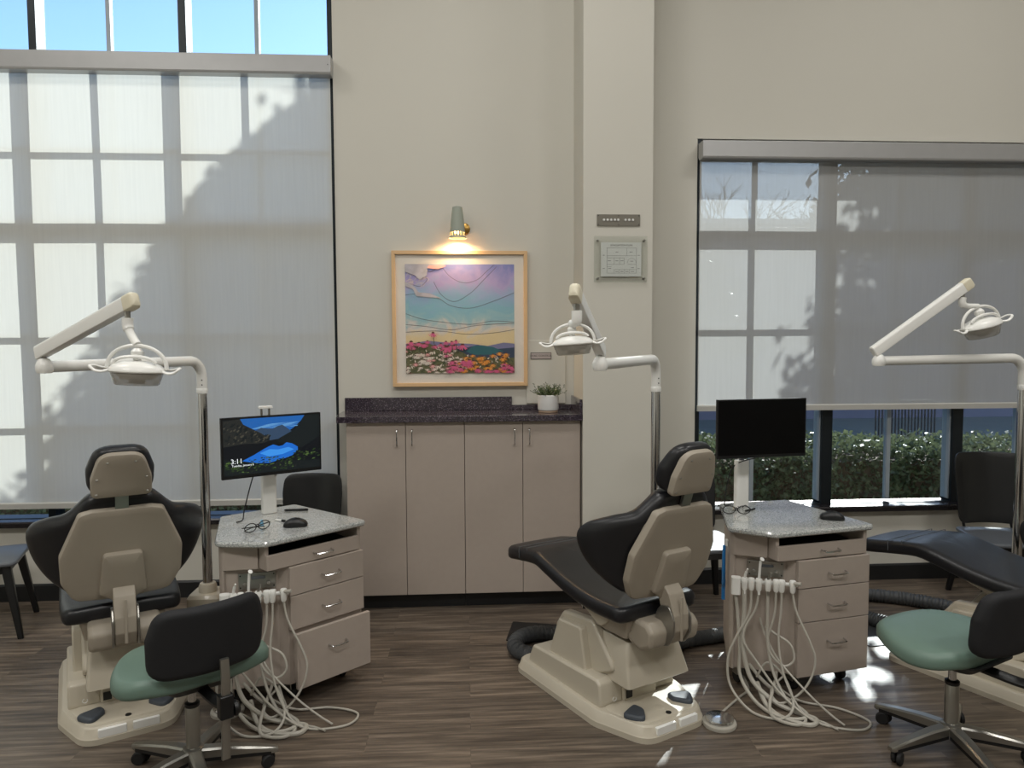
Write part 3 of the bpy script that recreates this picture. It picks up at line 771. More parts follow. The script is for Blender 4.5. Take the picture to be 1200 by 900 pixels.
# ================================================================== exam lights on chrome poles
def exam_light(pole, z1, e1, e2, hd, tilt, yaw, label, hs=1.0):
    x, y = pole
    t = thing('exam_light', label, 'exam light', (x, y, 0), 0, 'dental exam lights on chrome poles')
    E1 = V((e1[0]-x, e1[1]-y, e1[2])); E2 = V((e2[0]-x, e2[1]-y, e2[2]))
    bm = B(); loft(bm, [[V(p+(z,)) for p in rpoly([(-a, -a), (a, -a), (a, a), (-a, a)], .02)] for a, z in ((.075, 0), (.075, .33), (.066, .345))]); add('floor_box', bm, M['cream'], t, angle=30)
    bm = B(); lathe(bm, [(.04, .344), (.04, .372), (.034, .385), (.0, .386)], n=24); add('pole_collar', bm, M['cream'], t)
    zt = z1-.14
    bm = B(); lathe(bm, [(.021, .385), (.021, zt)], n=24); add('pole', bm, M['chrome'], t)
    bm = B(); lathe(bm, [(.0235, zt-.01), (.0245, zt-.006), (.0245, zt+.01), (.0225, zt+.014)], n=24); add('pole_ring', bm, M['white'], t)
    d = V((E1.x, E1.y, 0)).normalized()
    pts = [V((0, 0, zt)), V((0, 0, zt+.06))]
    R = .075
    for i in range(1, 10):
        a = pi/2*i/9; pts.append(V((0, 0, z1-R))+V((0, 0, R*sin(a)))+d*R*(1-cos(a)))
    pts.append(E1)
    bm = B(); tube(bm, pts, lambda f: .0225 if f < .95 else .021, 16); arm = add('swing_arm', bm, M['white'], t)
    bm = B()
    for dz in (.03, .052):
        sdir = V((.35, -1, 0)).normalized(); c = V((0, 0, zt+dz))+sdir*.0215
        mt = Matrix.Translation(c) @ sdir.to_track_quat('Z', 'Y').to_matrix().to_4x4(); lathe(bm, [(.003, 0), (.003, .0015), (0, .0015)], (0, 0, 0), 8, mt)
    add('set_screw', bm, M['black'], arm)
    bm = B(); lathe(bm, [(0, -.024), (.024, -.022), (.028, -.012), (.028, .006), (.018, .026), (.012, .03), (0, .03)], tuple(E1), 20); add('elbow_joint', bm, M['white'], t)
    S0 = E1+V((0, 0, .058)); d2 = (E2-S0).normalized()
    bm = B(); lathe(bm, [(.008, .025), (.008, .062)], tuple(E1), 10); add('elbow_pin', bm, M['steel'], t)
    side = d2.cross(V((0, 0, 1))).normalized(); up = side.cross(d2)
    sec = rpoly([(-.017, -.024), (.017, -.024), (.017, .026), (-.017, .026)], [.004, .004, .014, .014], 4)
    A = S0-d2*.035; Bp = E2+d2*.0
    bm = B(); loft(bm, [[A+d2*o+side*u*s+up*v*s for u, v in sec] for o, s in ((0, .8), (.004, 1))]+[[Bp-d2*.03+side*u+up*v for u, v in sec]]); add('spring_arm', bm, M['white'], t, angle=30)
    bm = B(); loft(bm, [[Bp-d2*o+side*u*s+up*v*s for u, v in sec] for o, s in ((.03, 1.03), (-.005, 1.03), (-.016, .8), (-.02, .4))]); add('arm_cap', bm, M['ivory'], t, angle=40)
    # fork and neck
    H = V((hd[0]-x, hd[1]-y, hd[2]))
    K = E2-d2*.03+V((0, 0, -.022))
    bm = B(); tube(bm, [K+V((0, 0, .012)), K+V((0, 0, -.03))], .0095, 8); add('fork_pin', bm, M['steel'], t)
    mt = Matrix.Translation(H) @ Matrix.Rotation(yaw, 4, 'Z') @ Matrix.Rotation(tilt, 4, 'Y') @ Matrix.Scale(hs, 4)
    top = mt @ V((0, 0, .078))
    mid = V((K.x, K.y, K.z-.06))
    bm = B(); tube(bm, cr([K+V((0, 0, -.022)), K+V((0, 0, -.05)), mid.lerp(top, .35), top], 6), lambda f: .0165 if f < .45 else .0125, 14); add('neck', bm, M['white'], t)
    # head, modelled at the origin then placed
    def P(bm, nm, m, par, **k): return add(nm, xf(bm, mt), m, par, **k)
    bm = B(); lathe(bm, [(0, .03), (.045, .026), (.07, .016), (.083, .004), (.0845, -.004), (.081, -.008), (.0, -.008)], n=36, sy=.72); head = P(bm, 'lamp_housing', M['white'], t)
    bm = B(); lathe(bm, [(.0775, -.0085), (.0765, -.014), (.067, -.043), (.062, -.047), (0, -.05)], n=36, sy=.72); P(bm, 'lens_cover', M['lens'], head)
    bm = B(); lathe(bm, [(.068, -.009), (.05, -.028), (.03, -.03), (.012, -.03), (0, -.03)], n=30, sy=.7); P(bm, 'reflector', M['steel'], head)
    bm = B(); lathe(bm, [(0, -.031), (.024, -.0315), (.024, -.042), (0, -.043)], n=20, sy=.8); P(bm, 'bulb_shield', M['greyp'], head)
    bm = B(); tube(bm, [V((.088*cos(a), .0, .004+.072*sin(a)**.9 if sin(a) > 0 else .004)) for a in [pi*i/20 for i in range(21)]], .0062, 10); P(bm, 'yoke', M['white'], head)
    bm = B(); tube(bm, [V((.062*cos(a), -.02, .022+.02*sin(a))) for a in [pi*i/14 for i in range(15)]], .0055, 8); P(bm, 'vent_ridge', M['white'], head)
    bm = B(); lathe(bm, [(0, -.018), (.011, -.015), (.0185, -.004), (.0185, .006), (.01, .016), (0, .018)], (0, 0, .052), 18); P(bm, 'pivot_ball', M['white'], head)
    bm = B(); tube(bm, [V((0, 0, .02)), V((0, 0, .05))], .012, 10); P(bm, 'pivot_stem', M['white'], head)
    for s in (-1, 1):
        q = [V((s*.08, -.012, -.002)), V((s*.098, -.02, -.007)), V((s*.116, -.022, -.004)), V((s*.13, -.02, .008)), V((s*.126, .0, .01)), V((s*.106, .012, .004)), V((s*.08, .014, .002))]
        bm = B(); tube(bm, cr(q, 6), .0052, 8, sq=.7); P(bm, 'grip_handle', M['white'], head)
    return t
LZ = 1.418
exam_light((-1.216, 3.4), 1.418, (-1.485, 2.645, 1.418), (-1.045, 2.35, 1.632), (-1.03, 2.33, 1.416), radians(3), radians(4), 'white exam light over the dental chair seen square from behind')
exam_light((.868, 3.3), 1.415, (.478, 2.60, 1.415), (.330, 2.22, 1.650), (.331, 2.27, 1.494), radians(-4), radians(-8), 'white exam light with its arm folded in front of the white column', .78)
exam_light((2.63, 3.28), 1.41, (1.84, 3.145, 1.405), (2.249, 3.15, 1.749), (2.318, 3.15, 1.563), radians(-14), radians(8), 'white exam light in front of the grey see-through shade', 1.12)

# ================================================================== drawer carts
TOPZ = .71
CART = rpoly([(0, 0), (.49, 0), (.44, .53), (.075, .55), (-.132, .15)], [.05, .02, .03, .03, .05], 5)
def inset(o, d):
    O = [V(p) for p in o]; n = len(O); out = []
    for i in range(n):
        tt = (O[(i+1) % n]-O[i-1]).normalized(); out.append((O[i].x-tt.y*d, O[i].y+tt.x*d))
    return out
def delivery_cart(loc, rz, label, pulled, lab_side):
    t = thing('dental_cart', label, 'cart', loc, rz, 'taupe dental drawer carts')
    bm = B(); o = CART
    loft(bm, [[V(p+(z,)) for p in inset(o, i)] for i, z in ((.008, TOPZ-.024), (.001, TOPZ-.018), (0, TOPZ-.008), (.004, TOPZ))]); add('worktop', bm, M['top'], t, angle=30)
    # carcass: tower side panels, stack carcass, back
    F0, F1 = (-.098, .165), (.108, .028)     # the angled hose face
    bm = B()
    prism(bm, rpoly([(.112, .022), (.468, .022), (.425, .505), (.09, .525), (-.102, .18), (-.096, .155), (-.08, .165), (.09, .06)], [0, 0, .02, .02, .045, .01, 0, 0], 4), .085, TOPZ-.125, 'z')
    add('cart_body', bm, M['lam'], t, smooth=False, bevel=.002)
    bm = B()
    prism(bm, rpoly([(-.096, .155), (-.102, .18), (.09, .525), (.425, .505), (.468, .022), (.452, .022), (.41, .49), (.1, .505), (-.08, .18), (.02, .09), (.012, .075)], [.02, .03, .02, .02, 0, 0, 0, 0, 0, 0, 0], 4), TOPZ-.1255, TOPZ-.024, 'z')
    add('top_surround', bm, M['lam'], t, smooth=False, bevel=.0015)
    # keyboard drawer in the open slot
    bm = B()
    k0 = TOPZ-.125
    prism(bm, rpoly([(.018, .012), (.452, .012), (.452, .028), (.018, .028)], [.008, .002, .002, .002]), k0+.001, k0+.062, 'z')
    box(bm, .018, .034, .028, .1, k0+.001, TOPZ-.026)
    box(bm, .034, .45, .03, .38, k0+.002, k0+.012)
    kd = add('keyboard_drawer', bm, M['lam'], t, smooth=False, bevel=.0015)
    bm = B(); box(bm, .045, .44, .04, .2, k0+.013, k0+.045); add('keyboard', bm, M['black'], kd, smooth=False, bevel=.004)
    bm = B(); box(bm, .036, .449, .385, .40, k0+.014, TOPZ-.026); add('slot_back', bm, M['black'], t, smooth=False)
    def handle(par, x, z, y):
        bm = B(); tube(bm, cr([(x-.042, y, z), (x-.038, y-.02, z-.002), (x-.03, y-.026, z-.004), (x+.03, y-.026, z-.004), (x+.038, y-.02, z-.002), (x+.042, y, z)], 4), .0036, 8); add('drawer_handle', bm, M['chrome'], par)
    handle(kd, .27, k0+.034, .012)
    zz = [TOPZ-.127, .462, .317, .082]
    for i in range(3):
        out = .0 if not (pulled and i == 2) else .045
        x0, x1 = .112, .468
        bm = B(); prism(bm, rpoly([(x0, .002-out), (x1, .002-out), (x1, .02-out), (x0, .02-out)], .002), zz[i+1]+.002, zz[i]-.002, 'z')
        if out: box(bm, x0+.02, x1-.02, .02-out, .03, zz[i+1]+.02, zz[i]-.03)
        d = add('drawer', bm, M['lam'], t, smooth=False, bevel=.0012)
        handle(d, .3, (zz[i]+zz[i+1])/2+(.0 if i < 2 else .03), .002-out)
    # casters
    for x, y in ((.15, .08), (.41, .1), (.12, .44), (.38, .44), (-.04, .2)):
        bm = B(); lathe(bm, [(0, -.011), (.026, -.011), (.028, -.006), (.028, .006), (.026, .011), (0, .011)], (x, y, .028), 18, Matrix.Rotation(pi/2, 4, 'Y')); w = add('caster', bm, M['rubber'], t)
        bm = B(); prism(bm, rpoly([(y-.022, .04), (y+.022, .04), (y+.014, .086), (y-.014, .086)], .006), x-.016, x-.012, 'x'); prism(bm, rpoly([(y-.022, .04), (y+.022, .04), (y+.014, .086), (y-.014, .086)], .006), x+.012, x+.016, 'x'); box(bm, x-.016, x+.016, y-.016, y+.016, .076, .086)
        add('caster_fork', bm, M['steel'], w, smooth=False)
    # --- angled face frame: s along the face (from outer side to drawers), n outward, z up
    f0 = V((-.088, .158, 0)); f1 = V((.10, .05, 0)); sd = (f1-f0).normalized(); nd = V((sd.y, -sd.x, 0))
    def F(s, n, z): return f0+sd*s+nd*n+V((0, 0, z))
    FM = Matrix(((sd.x, nd.x, 0, f0.x), (sd.y, nd.y, 0, f0.y), (0, 0, 1, 0), (0, 0, 0, 1)))
    bm = xf(prism(B(), rpoly([(.05, .50), (.195, .50), (.195, .565), (.05, .565)], .003), -.004, .006, 'y'), FM); cp = add('control_plate', bm, M['steel'], t, smooth=False, bevel=.001)
    bm = B()
    for s, z in ((.058, .508), (.187, .508), (.058, .557), (.187, .557)): lathe(bm, [(.003, 0), (.003, .002), (0, .002)], tuple(F(s, .006, z)), 8, nd.to_track_quat('Z', 'Y').to_matrix().to_4x4())
    xf(prism(bm, rpoly([(.1, .538), (.15, .538), (.15, .55), (.1, .55)], .004), 0, 0.0, 'y'), Matrix.Identity(4)) if False else None
    add('screw', bm, M['black'], cp)
    bm = xf(prism(B(), rpoly([(.1, .54), (.155, .54), (.155, .552), (.1, .552)], .005), .006, .0085, 'y'), FM); add('name_strip', bm, M['greyp'], cp, smooth=False)
    for s in (.075, .165):
        bm = B(); lathe(bm, [(.007, 0), (.007, .01), (.004, .013), (0, .013)], tuple(F(s, .006, .522)), 14, nd.to_track_quat('Z', 'Y').to_matrix().to_4x4()); add('control_knob', bm, M['steel'], cp)
    bm = B(); tube(bm, [F(-.01, .045, .485), F(.245, .045, .485)], .008, 10)
    tube(bm, [F(.02, .0, .485), F(.02, .045, .485)], .006, 8); tube(bm, [F(.19, .0, .485), F(.19, .045, .485)], .006, 8)
    add('holder_bar', bm, M['white'], t)
    bm = xf(loft(B(), [[V((s, n_, z)) for s, n_ in rpoly([(-.018, .03), (.02, .03), (.02, .068), (-.018, .068)], .012)] for z in (.432, .438, .498, .503)]), FM)
    add('suction_canister', bm, M['white'], t, angle=40)
    instr = [(.035, .55, 0), (.062, .0, 0), (.092, .595, 1), (.128, .54, 2), (.16, 0, 3), (.182, 0, 3), (.225, .0, 4)]
    tips = []
    for i, (s, zt_, kd_) in enumerate(instr):
        bm = B(); lathe(bm, [(.008, -.032), (.011, -.026), (.013, .0), (.015, .012), (.012, .02), (0, .021)], tuple(F(s, .062, .487)), 12)
        box(bm, s-.005, s+.005, .045, .062, .479, .495, mtx=FM)
        ins = add('instrument', bm, M['white'], t, angle=40)
        if zt_:
            bm = B(); p = [F(s, .066, .44), F(s, .066, .5), F(s+.004, .07, zt_-.02), F(s+.010, .08, zt_)]
            tube(bm, cr(p, 5), lambda f: .0055 if f < .8 else .0035+.006*(f-.8)*5*(kd_ == 1), 8); add('instrument_tip', bm, M['white'] if kd_ != 2 else M['steel'], ins)
        if kd_ == 4:
            bm = B(); tube(bm, [F(s-.012, .062, .497), F(s+.03, .085, .502)], .0075, 8); add('instrument_tip', bm, M['hose'], ins)
        tips.append(s)
    H = [  # tubing: control points in face coordinates, radius
      ([(.0, .05, .43), (.01, .055, .34), (.02, .065, .2), (.02, .09, .1), (.07, .15, .03), (.14, .22, .010), (.22, .24, .010), (.27, .2, .010), (.235, .14, .02), (.13, .07, .06), (.06, .02, .12)], .0075),
      ([(.035, .062, .455), (.035, .064, .36), (.03, .07, .24), (.06, .1, .1), (.15, .15, .03), (.24, .18, .008), (.3, .22, .008), (.27, .27, .008), (.18, .24, .008), (.12, .17, .02), (.09, .08, .07)], .0095),
      ([(.062, .062, .455), (.055, .066, .36), (.0, .08, .25), (-.03, .1, .17), (-.02, .14, .07), (.06, .22, .010), (.17, .25, .012), (.22, .18, .04), (.19, .1, .12), (.13, .06, .15), (.09, .05, .08)], .0052),
      ([(.092, .064, .45), (.08, .066, .38), (.04, .075, .3), (.035, .085, .24), (.09, .1, .16), (.18, .15, .06), (.3, .24, .008), (.45, .26, .006), (.5, .18, .006), (.4, .1, .006), (.26, .08, .01), (.17, .03, .04)], .0048),
      ([(.128, .062, .455), (.128, .064, .38), (.13, .07, .25), (.15, .09, .13), (.2, .15, .04), (.26, .22, .008), (.22, .28, .008), (.14, .25, .012), (.13, .18, .03), (.16, .09, .09), (.17, .03, .1)], .0065),
      ([(.16, .062, .455), (.155, .065, .36), (.13, .07, .26), (.14, .08, .2), (.19, .1, .16), (.23, .1, .19), (.215, .09, .25), (.16, .07, .28), (.12, .05, .3)], .0048),
      ([(.182, .062, .455), (.18, .07, .38), (.17, .09, .26), (.19, .13, .13), (.25, .19, .02), (.33, .24, .008), (.37, .28, .008)], .0045),
      ([(.225, .062, .455), (.24, .075, .38), (.29, .1, .27), (.31, .11, .2), (.29, .12, .12), (.24, .14, .06), (.17, .16, .03), (.14, .12, .06), (.19, .07, .1)], .0045),
      ([(.10, .03, .33), (.12, .05, .27), (.17, .09, .18), (.27, .16, .09), (.35, .2, .03), (.4, .24, .008)], .0042),
    ]
    for pts, r in H:
        bm = B(); tube(bm, cr([F(*p) for p in pts], 8), r, 8); add('tubing', bm, M['hose'], t)
    return t, F
cl, FL = delivery_cart((-.81, 2.88, 0), radians(43), 'taupe drawer cart with the lit monitor, lowest drawer pulled out a little', True, 0)
cr_, FR = delivery_cart((1.258, 2.858, 0), radians(12.5), 'taupe drawer cart with the dark monitor, all drawers shut', False, 1)
# things hung on the second cart's side
t = thing('hand_tool', 'blue handled tool hanging on the side of the cart with the dark monitor', 'tool', (1.134, 3.069, 0), radians(73.4))
def cl_(u, v, w): return V((u, -.0-w, v))
bm = B(); box(bm, -.012, .012, .0, .012, .60, .63); add('hanging_clip', bm, M['white'], t, smooth=False, bevel=.003)
bm = B(); tube(bm, cr([(0, .016, .6), (-.012, .018, .55), (-.016, .018, .48), (0, .018, .42), (.016, .018, .48), (.012, .018, .55), (0, .016, .6)], 6), .007, 8); add('grip', bm, M['blue'], t)
bm = B(); tube(bm, cr([(0, .016, .45), (.004, .018, .4), (0, .018, .36)], 5), .010, 8, sq=.5); add('blade', bm, M['blue'], t)

# ------------------------------------------------------------------ monitors
def screen_art():
    """emissive picture: mountain lake with the time 3:11"""
    bm = B(); W, H = .428, .245; yy = [0]
    names = [('s_dark', (11, 15, 20)), ('s_sky', (28, 84, 150)), ('s_skyl', (90, 140, 185)), ('s_rock', (32, 34, 33)), ('s_far', (44, 62, 84)), ('s_lake', (24, 92, 178)),
             ('s_lakel', (52, 128, 205)), ('s_grass', (38, 56, 28)), ('s_grassl', (70, 90, 48)), ('s_white', (225, 230, 232)), ('s_blk', (18, 24, 26)), ('s_rockl', (62, 60, 52))]
    ms = [emis(n, c, .95) for n, c in names]
    def q(pts, mi):
        yy[0] -= .00001
        bm.faces.new([bm.verts.new(((x-.5)*W, yy[0], (z-.5)*H)) for x, z in pts]).material_index = mi
    q([(0, 0), (1, 0), (1, 1), (0, 1)], 0)
    q([(.17, 1), (.84, 1), (.8, .9), (.72, .78), (.66, .72), (.3, .76), (.22, .84)], 1)
    for i in range(9):
        x = .24+.05*i; z = .8+.02*(i % 4); q([(x, z), (x+.16, z+.012), (x+.3 if x < .5 else x+.2, z+.03), (x+.1, z+.022)], 2)
    q([(.3, .76), (.38, .82), (.44, .8), (.5, .79), (.55, .83), (.6, .85), (.64, .8), (.68, .74), (.72, .7), (.6, .6), (.46, .58)], 4)
    q([(0, .98), (.17, 1), (.2, .9), (.3, .8), (.38, .72), (.44, .64), (.47, .58), (.4, .54), (.2, .55), (0, .52)], 3)
    rr = random.Random(5)
    for i in range(120):
        x = rr.random()*.44; z = .56+rr.random()*(.42-x*.75); l = .012+.02*rr.random()
        if z < .98: q([(x, z), (x+l, z+l*1.4), (x+l*1.3, z+l), (x+l*.6, z-.01)], 11 if rr.random() < .35 else 10)
    q([(.84, 1), (1, 1), (1, .6), (.9, .48), (.8, .4), (.62, .5), (.52, .56), (.58, .62), (.7, .72), (.78, .84)], 10)
    q([(1, .6), (1, .38), (.8, .36), (.88, .44), (.94, .52)], 0)
    q([(.18, .25), (.3, .34), (.4, .43), (.45, .47), (.5, .5), (.56, .46), (.6, .47), (.64, .52), (.7, .49), (.76, .42), (.76, .36), (.7, .27), (.6, .22), (.45, .17), (.32, .19)], 5)
    q([(.36, .36), (.46, .42), (.55, .4), (.66, .43), (.72, .38), (.6, .31), (.45, .29)], 6)
    q([(0, 0), (1, 0), (1, .14), (.8, .16), (.6, .2), (.45, .15), (.3, .2), (.12, .26), (0, .3)], 10)
    for i in range(300):
        x = rr.random(); z = .03+rr.random()*(.2 if x < .7 else .34)*(1.2-abs(x-.4)*.3); l = .01+.018*rr.random()
        if x > .7 and z < .15: continue
        if z < .36: q([(x, z), (x+l, z+.006), (x+l*1.1, z+l*.9), (x+.003, z+l*.8)], [7, 8, 10, 7][rr.randrange(4)])
    for s, sz, cx, cz in (('3:11', .030, .125, .25), ('Tuesday, January 6', .0125, .185, .175)):
        tb = xf(text_bm(s, sz), T((cx-.5)*W, yy[0]-.0001, (cz-.5)*H) @ Matrix.Rotation(pi/2, 4, 'X'))
        for f in tb.faces: f.material_index = 9
        me = bpy.data.meshes.new('x'); tb.to_mesh(me); tb.free(); bm.from_mesh(me); bpy.data.meshes.remove(me)
    return bm, ms
def monitor(c, phi, stand, on, label):
    t = thing('monitor', label, 'monitor', (stand[0], stand[1], TOPZ), phi)
    q = Rz(-phi) @ V((c[0]-stand[0], c[1]-stand[1], c[2]-TOPZ)); cx, cy, cz = q
    W, H = .445, .268
    bm = B(); prism(bm, rpoly([(cx-W/2, cz-H/2), (cx+W/2, cz-H/2), (cx+W/2, cz+H/2), (cx-W/2, cz+H/2)], .003), cy-.008, cy+.008, 'y')
    prism(bm, rpoly([(cx-W*.36, cz-H*.38), (cx+W*.36, cz-H*.38), (cx+W*.36, cz+H*.3), (cx-W*.36, cz+H*.3)], .02), cy+.008, cy+.034, 'y')
    ho = add('screen_housing', bm, M['black'], t, smooth=False, bevel=.0015)
    if on:
        bm, ms = screen_art(); xf(bm, T(cx, cy-.0086, cz+.003)); add('screen', bm, ms, t, smooth=False)
    else:
        bm = B(); box(bm, cx-W/2+.006, cx+W/2-.006, cy-.0092, cy-.008, cz-H/2+.014, cz+H/2-.006); add('screen', bm, M['gloss'], t, smooth=False)
    bm = B(); lathe(bm, [(.006, 0), (.006, .012), (0, .013)], (cx+.01, cy-.002, cz-H/2-.006), 10); add('webcam', bm, M['steel'], t)
    zt_ = cz-H/2-.012 if not on else cz-.02
    bm = B(); prism(bm, rpoly([(-.033, -.02), (.033, -.02), (.033, .02), (-.033, .02)], .014), .0005, zt_-(.02 if not on else 0), 'z'); add('stand_column', bm, M['white'], t, bevel=.002)
    bm = B(); tube(bm, [(0, 0, zt_-.03), (0.0, .0, zt_+.03), (cx*.6, cy*.5, cz-.05), (cx, cy+.03, cz-.03)], .012, 10); add('bracket_arm', bm, M['greyp'], t)
    if on:
        bm = B()
        for s in (-.017, .017): box(bm, cx-.018+s-.004, cx-.018+s+.004, cy+.03, cy+.04, cz+.05, cz+H/2+.03)
        add('mount_rail', bm, M['steel'], t, smooth=False)
        bm = B(); prism(bm, rpoly([(cx-.048, cz+H/2+.028), (cx+.012, cz+H/2+.028), (cx+.01, cz+H/2+.04), (cx-.046, cz+H/2+.04)], .004), cy+.015, cy+.045, 'y'); add('mount_cap', bm, M['white'], t, smooth=False, bevel=.002)
        cab = cr([(cx-.07, cy+.02, cz-H/2+.03), (cx-.085, cy+.04, cz-H/2-.03), (cx-.115, cy+.05, .05), (cx-.13, cy+.03, .008), (cx-.16, cy+.02, .003)], 8)
    else:
        cab = cr([(-.002, cy-.0, zt_+.01), (-.03, .0, zt_-.04), (-.062, .01, zt_-.11), (-.075, .02, .02), (-.06, .03, .004), (-.03, .03, .012)], 8)
    bm = B(); tube(bm, cab, .0028, 7); add('power_cable', bm, M['black'], t)
    return t
monitor((-.873, 3.28, 1.043), radians(33), (-.925, 3.39), True, 'monitor showing a mountain lake and the time 3:11')
monitor((1.335, 3.215, 1.10), radians(8.5), (1.292, 3.335), False, 'blank black monitor on a white column above the second drawer cart')

# ------------------------------------------------------------------ small things on the cart tops
def mouse(x, y, a, label):
    t = thing('computer_mouse', label, 'mouse', (x, y, TOPZ), a, 'black computer mice on the cart tops')
    bm = B(); o = spl([(-.05, 0), (-.042, .024), (0, .029), (.045, .022), (.052, 0), (.045, -.022), (0, -.029), (-.042, -.024)], 4)
    loft(bm, [[V((px*s, py*s, z+.006*(1-(px/.05)**2)*(z > .01))) for px, py in o] for s, z in ((.93, .0005), (1, .004), (.98, .012), (.86, .022), (.6, .029), (.25, .031))]); b = add('mouse_shell', bm, M['black'], t, angle=60)
    bm = B(); lathe(bm, [(.006, -.003), (.006, .003)], (.026, 0, .028), 12, Matrix.Rotation(pi/2, 4, 'X')); add('scroll_wheel', bm, M['greyp'], b)
    return t
mouse(-.745, 3.13, radians(5), 'black computer mouse on the cart under the mountain lake screen')
mouse(1.60, 3.065, radians(160), 'black computer mouse near the pointed corner of the second cart top')
def glasses(x, y, a, label, folded):
    t = thing('safety_glasses', label, 'glasses', (x, y, TOPZ), a)
    for s in (-1, 1):
        bm = B(); P = [V((s*.033+.028*cos(q), 0, .021+.018*sin(q))) for q in [2*pi*i/20 for i in range(20)]]
        tube(bm, P, .0022, 6, True); rim = add('rim', bm, M['black'], t)
        bm = B(); bm.faces.new([bm.verts.new(p) for p in P]); add('lens', bm, M['acryl'], rim, smooth=False)
        bm = B(); e = V((s*.062, 0, .026)); k = .115 if not folded else .0
        if folded: pth = [e, e+V((0, .01, -.002)), V((s*-.03, .014+.006*(s > 0), .012)), V((s*-.05, .02, .006))]
        else: pth = [e, e+V((0, .09, -.004)), e+V((-s*.006, .125, -.022))]
        tube(bm, cr(pth, 5), .0022, 6); add('temple_arm', bm, M['black'], t)
    bm = B(); tube(bm, cr([(-.007, 0, .026), (0, -.001, .03), (.007, 0, .026)], 4), .002, 6); add('bridge', bm, M['black'], t)
    return t
glasses(-.885, 3.06, radians(52), 'dark framed glasses lying on the cart under the mountain lake screen', True)
glasses(1.215, 3.19, radians(-8), 'dark framed glasses on the second cart top beside the dark monitor column', False)
def pen(x, y, a, L, label, m1='black', m2='steel'):
    t = thing('pen', label, 'pen', (x, y, TOPZ+.0052), a)
    bm = B(); lathe(bm, [(.001, -L/2-.008), (.005, -L/2), (.005, L/2*.5)], (0, 0, 0), 10, Matrix.Rotation(pi/2, 4, 'Y')); add('barrel', bm, M[m1], t)
    bm = B(); lathe(bm, [(.0053, L/2*.3), (.0053, L/2*.5), (.0053, L/2), (.003, L/2+.003)], (0, 0, 0), 10, Matrix.Rotation(pi/2, 4, 'Y')); add('pen_cap', bm, M[m2], t)
    return t
pen(-.806, 3.42, radians(2), .10, 'slim black pen near the far edge of the cart under the lake screen', 'black', 'black')
pen(-.83, 3.22, radians(-28), .05, 'short silver and black stylus beside the mouse under the lake screen', 'white', 'black')
pen(1.305, 3.255, radians(35), .07, 'dark pen leaning toward the base of the dark monitor column', 'black', 'black')
t = thing('plastic_clip', 'small pale blue clip standing behind the glasses under the lake screen', 'clip', (-.885, 3.125, TOPZ))
bm = B(); lathe(bm, [(.007, .0005), (.008, .012), (.005, .03), (.003, .033), (0, .033)], n=12); add('clip_body', bm, M['bluec'], t)
bm = B(); lathe(bm, [(.0085, .0), (.0085, .004), (0, .0042)], n=12); add('clip_foot', bm, M['white'], t)
t = thing('spray_nozzle', 'small grey nozzle lying behind the glasses near the dark monitor column', 'nozzle', (1.245, 3.265, TOPZ), radians(40))
bm = B(); lathe(bm, [(.004, -.03), (.009, -.025), (.009, .012), (.004, .02), (.003, .03)], (0, 0, .0095), 12, Matrix.Rotation(pi/2, 4, 'Y')); add('nozzle_body', bm, M['steel'], t)
bm = B(); lathe(bm, [(.0098, -.01), (.0098, .0)], (0, 0, .0098), 12, Matrix.Rotation(pi/2, 4, 'Y')); add('nozzle_ring', bm, M['white'], t)

# ------------------------------------------------------------------ foot controls
def foot_control(x, y, cord, label):
    t = thing('foot_control', label, 'foot control', (x, y, 0), 0, 'round chrome foot controls')
    bm = B(); lathe(bm, [(.064, .0), (.066, .006), (.064, .014), (.056, .018), (0, .018)], n=36); add('base_ring', bm, M['hose'], t)
    bm = B(); lathe(bm, [(.054, .018), (.055, .026), (.052, .031), (.02, .034), (0, .0345)], n=36); add('pressure_plate', bm, M['chrome'], t)
    bm = B(); tube(bm, cr([(a-x, b-y, c) for a, b, c in cord], 8), .005, 8); add('control_cord', bm, M['hose'], t)
    return t
foot_control(.972, 2.70, [(.99, 2.75, .012), (1.05, 2.82, .006), (1.13, 2.9, .006), (1.19, 2.96, .006), (1.2, 3.03, .02), (1.18, 3.06, .06), (1.19, 3.05, .1)], 'round chrome foot control on open floor beside the dark monitor cart hoses')
foot_control(-.985, 2.93, [(-.93, 2.9, .012), (-.84, 2.84, .006), (-.78, 2.84, .006), (-.74, 2.9, .006), (-.78, 2.98, .04), (-.8, 3.0, .09)], 'round chrome foot control mostly hidden behind the stool by the lit monitor cart')

# ------------------------------------------------------------------ corrugated hoses and floor plate
def corr_hose(pts, label, r=.034):
    P = cr(pts, 60); bm = B(); n = len(P)
    tube(bm, P, lambda f: r*(1+.06*(1 if int(f*n/1.6) % 2 else -1)), 14)
    return tag(add('corrugated_hose', bm, M['corr'], None, angle=60), label, 'hose', 'grey corrugated utility hoses')
corr_hose([(.62, 3.42, .045), (.48, 3.50, .04), (.36, 3.54, .04), (.255, 3.5, .04), (.215, 3.39, .04), (.27, 3.3, .04), (.4, 3.27, .04), (.5, 3.25, .04)], 'grey corrugated hose curling out from under the chair by the column', .036)
corr_hose([(.95, 3.36, .036), (1.08, 3.42, .036), (1.2, 3.45, .036), (1.33, 3.5, .036)], 'grey corrugated hose running under the second drawer cart', .033)
corr_hose([(2.72, 3.62, .036), (2.5, 3.86, .036), (2.2, 3.98, .036), (2.02, 3.9, .036), (2.02, 3.74, .036), (2.17, 3.52, .036), (2.26, 3.36, .036)], 'grey corrugated hose looping on the floor below the far chair leg rest', .036)
bm = B(); prism(bm, rpoly([(.18, 3.55), (.44, 3.5), (.47, 3.73), (.23, 3.79)], .01), .0, .006, 'z'); o = add('floor_cover', bm, M['black'], None, smooth=False, bevel=.002); tag(o, 'flat black floor plate behind the curling hose', 'floor plate')
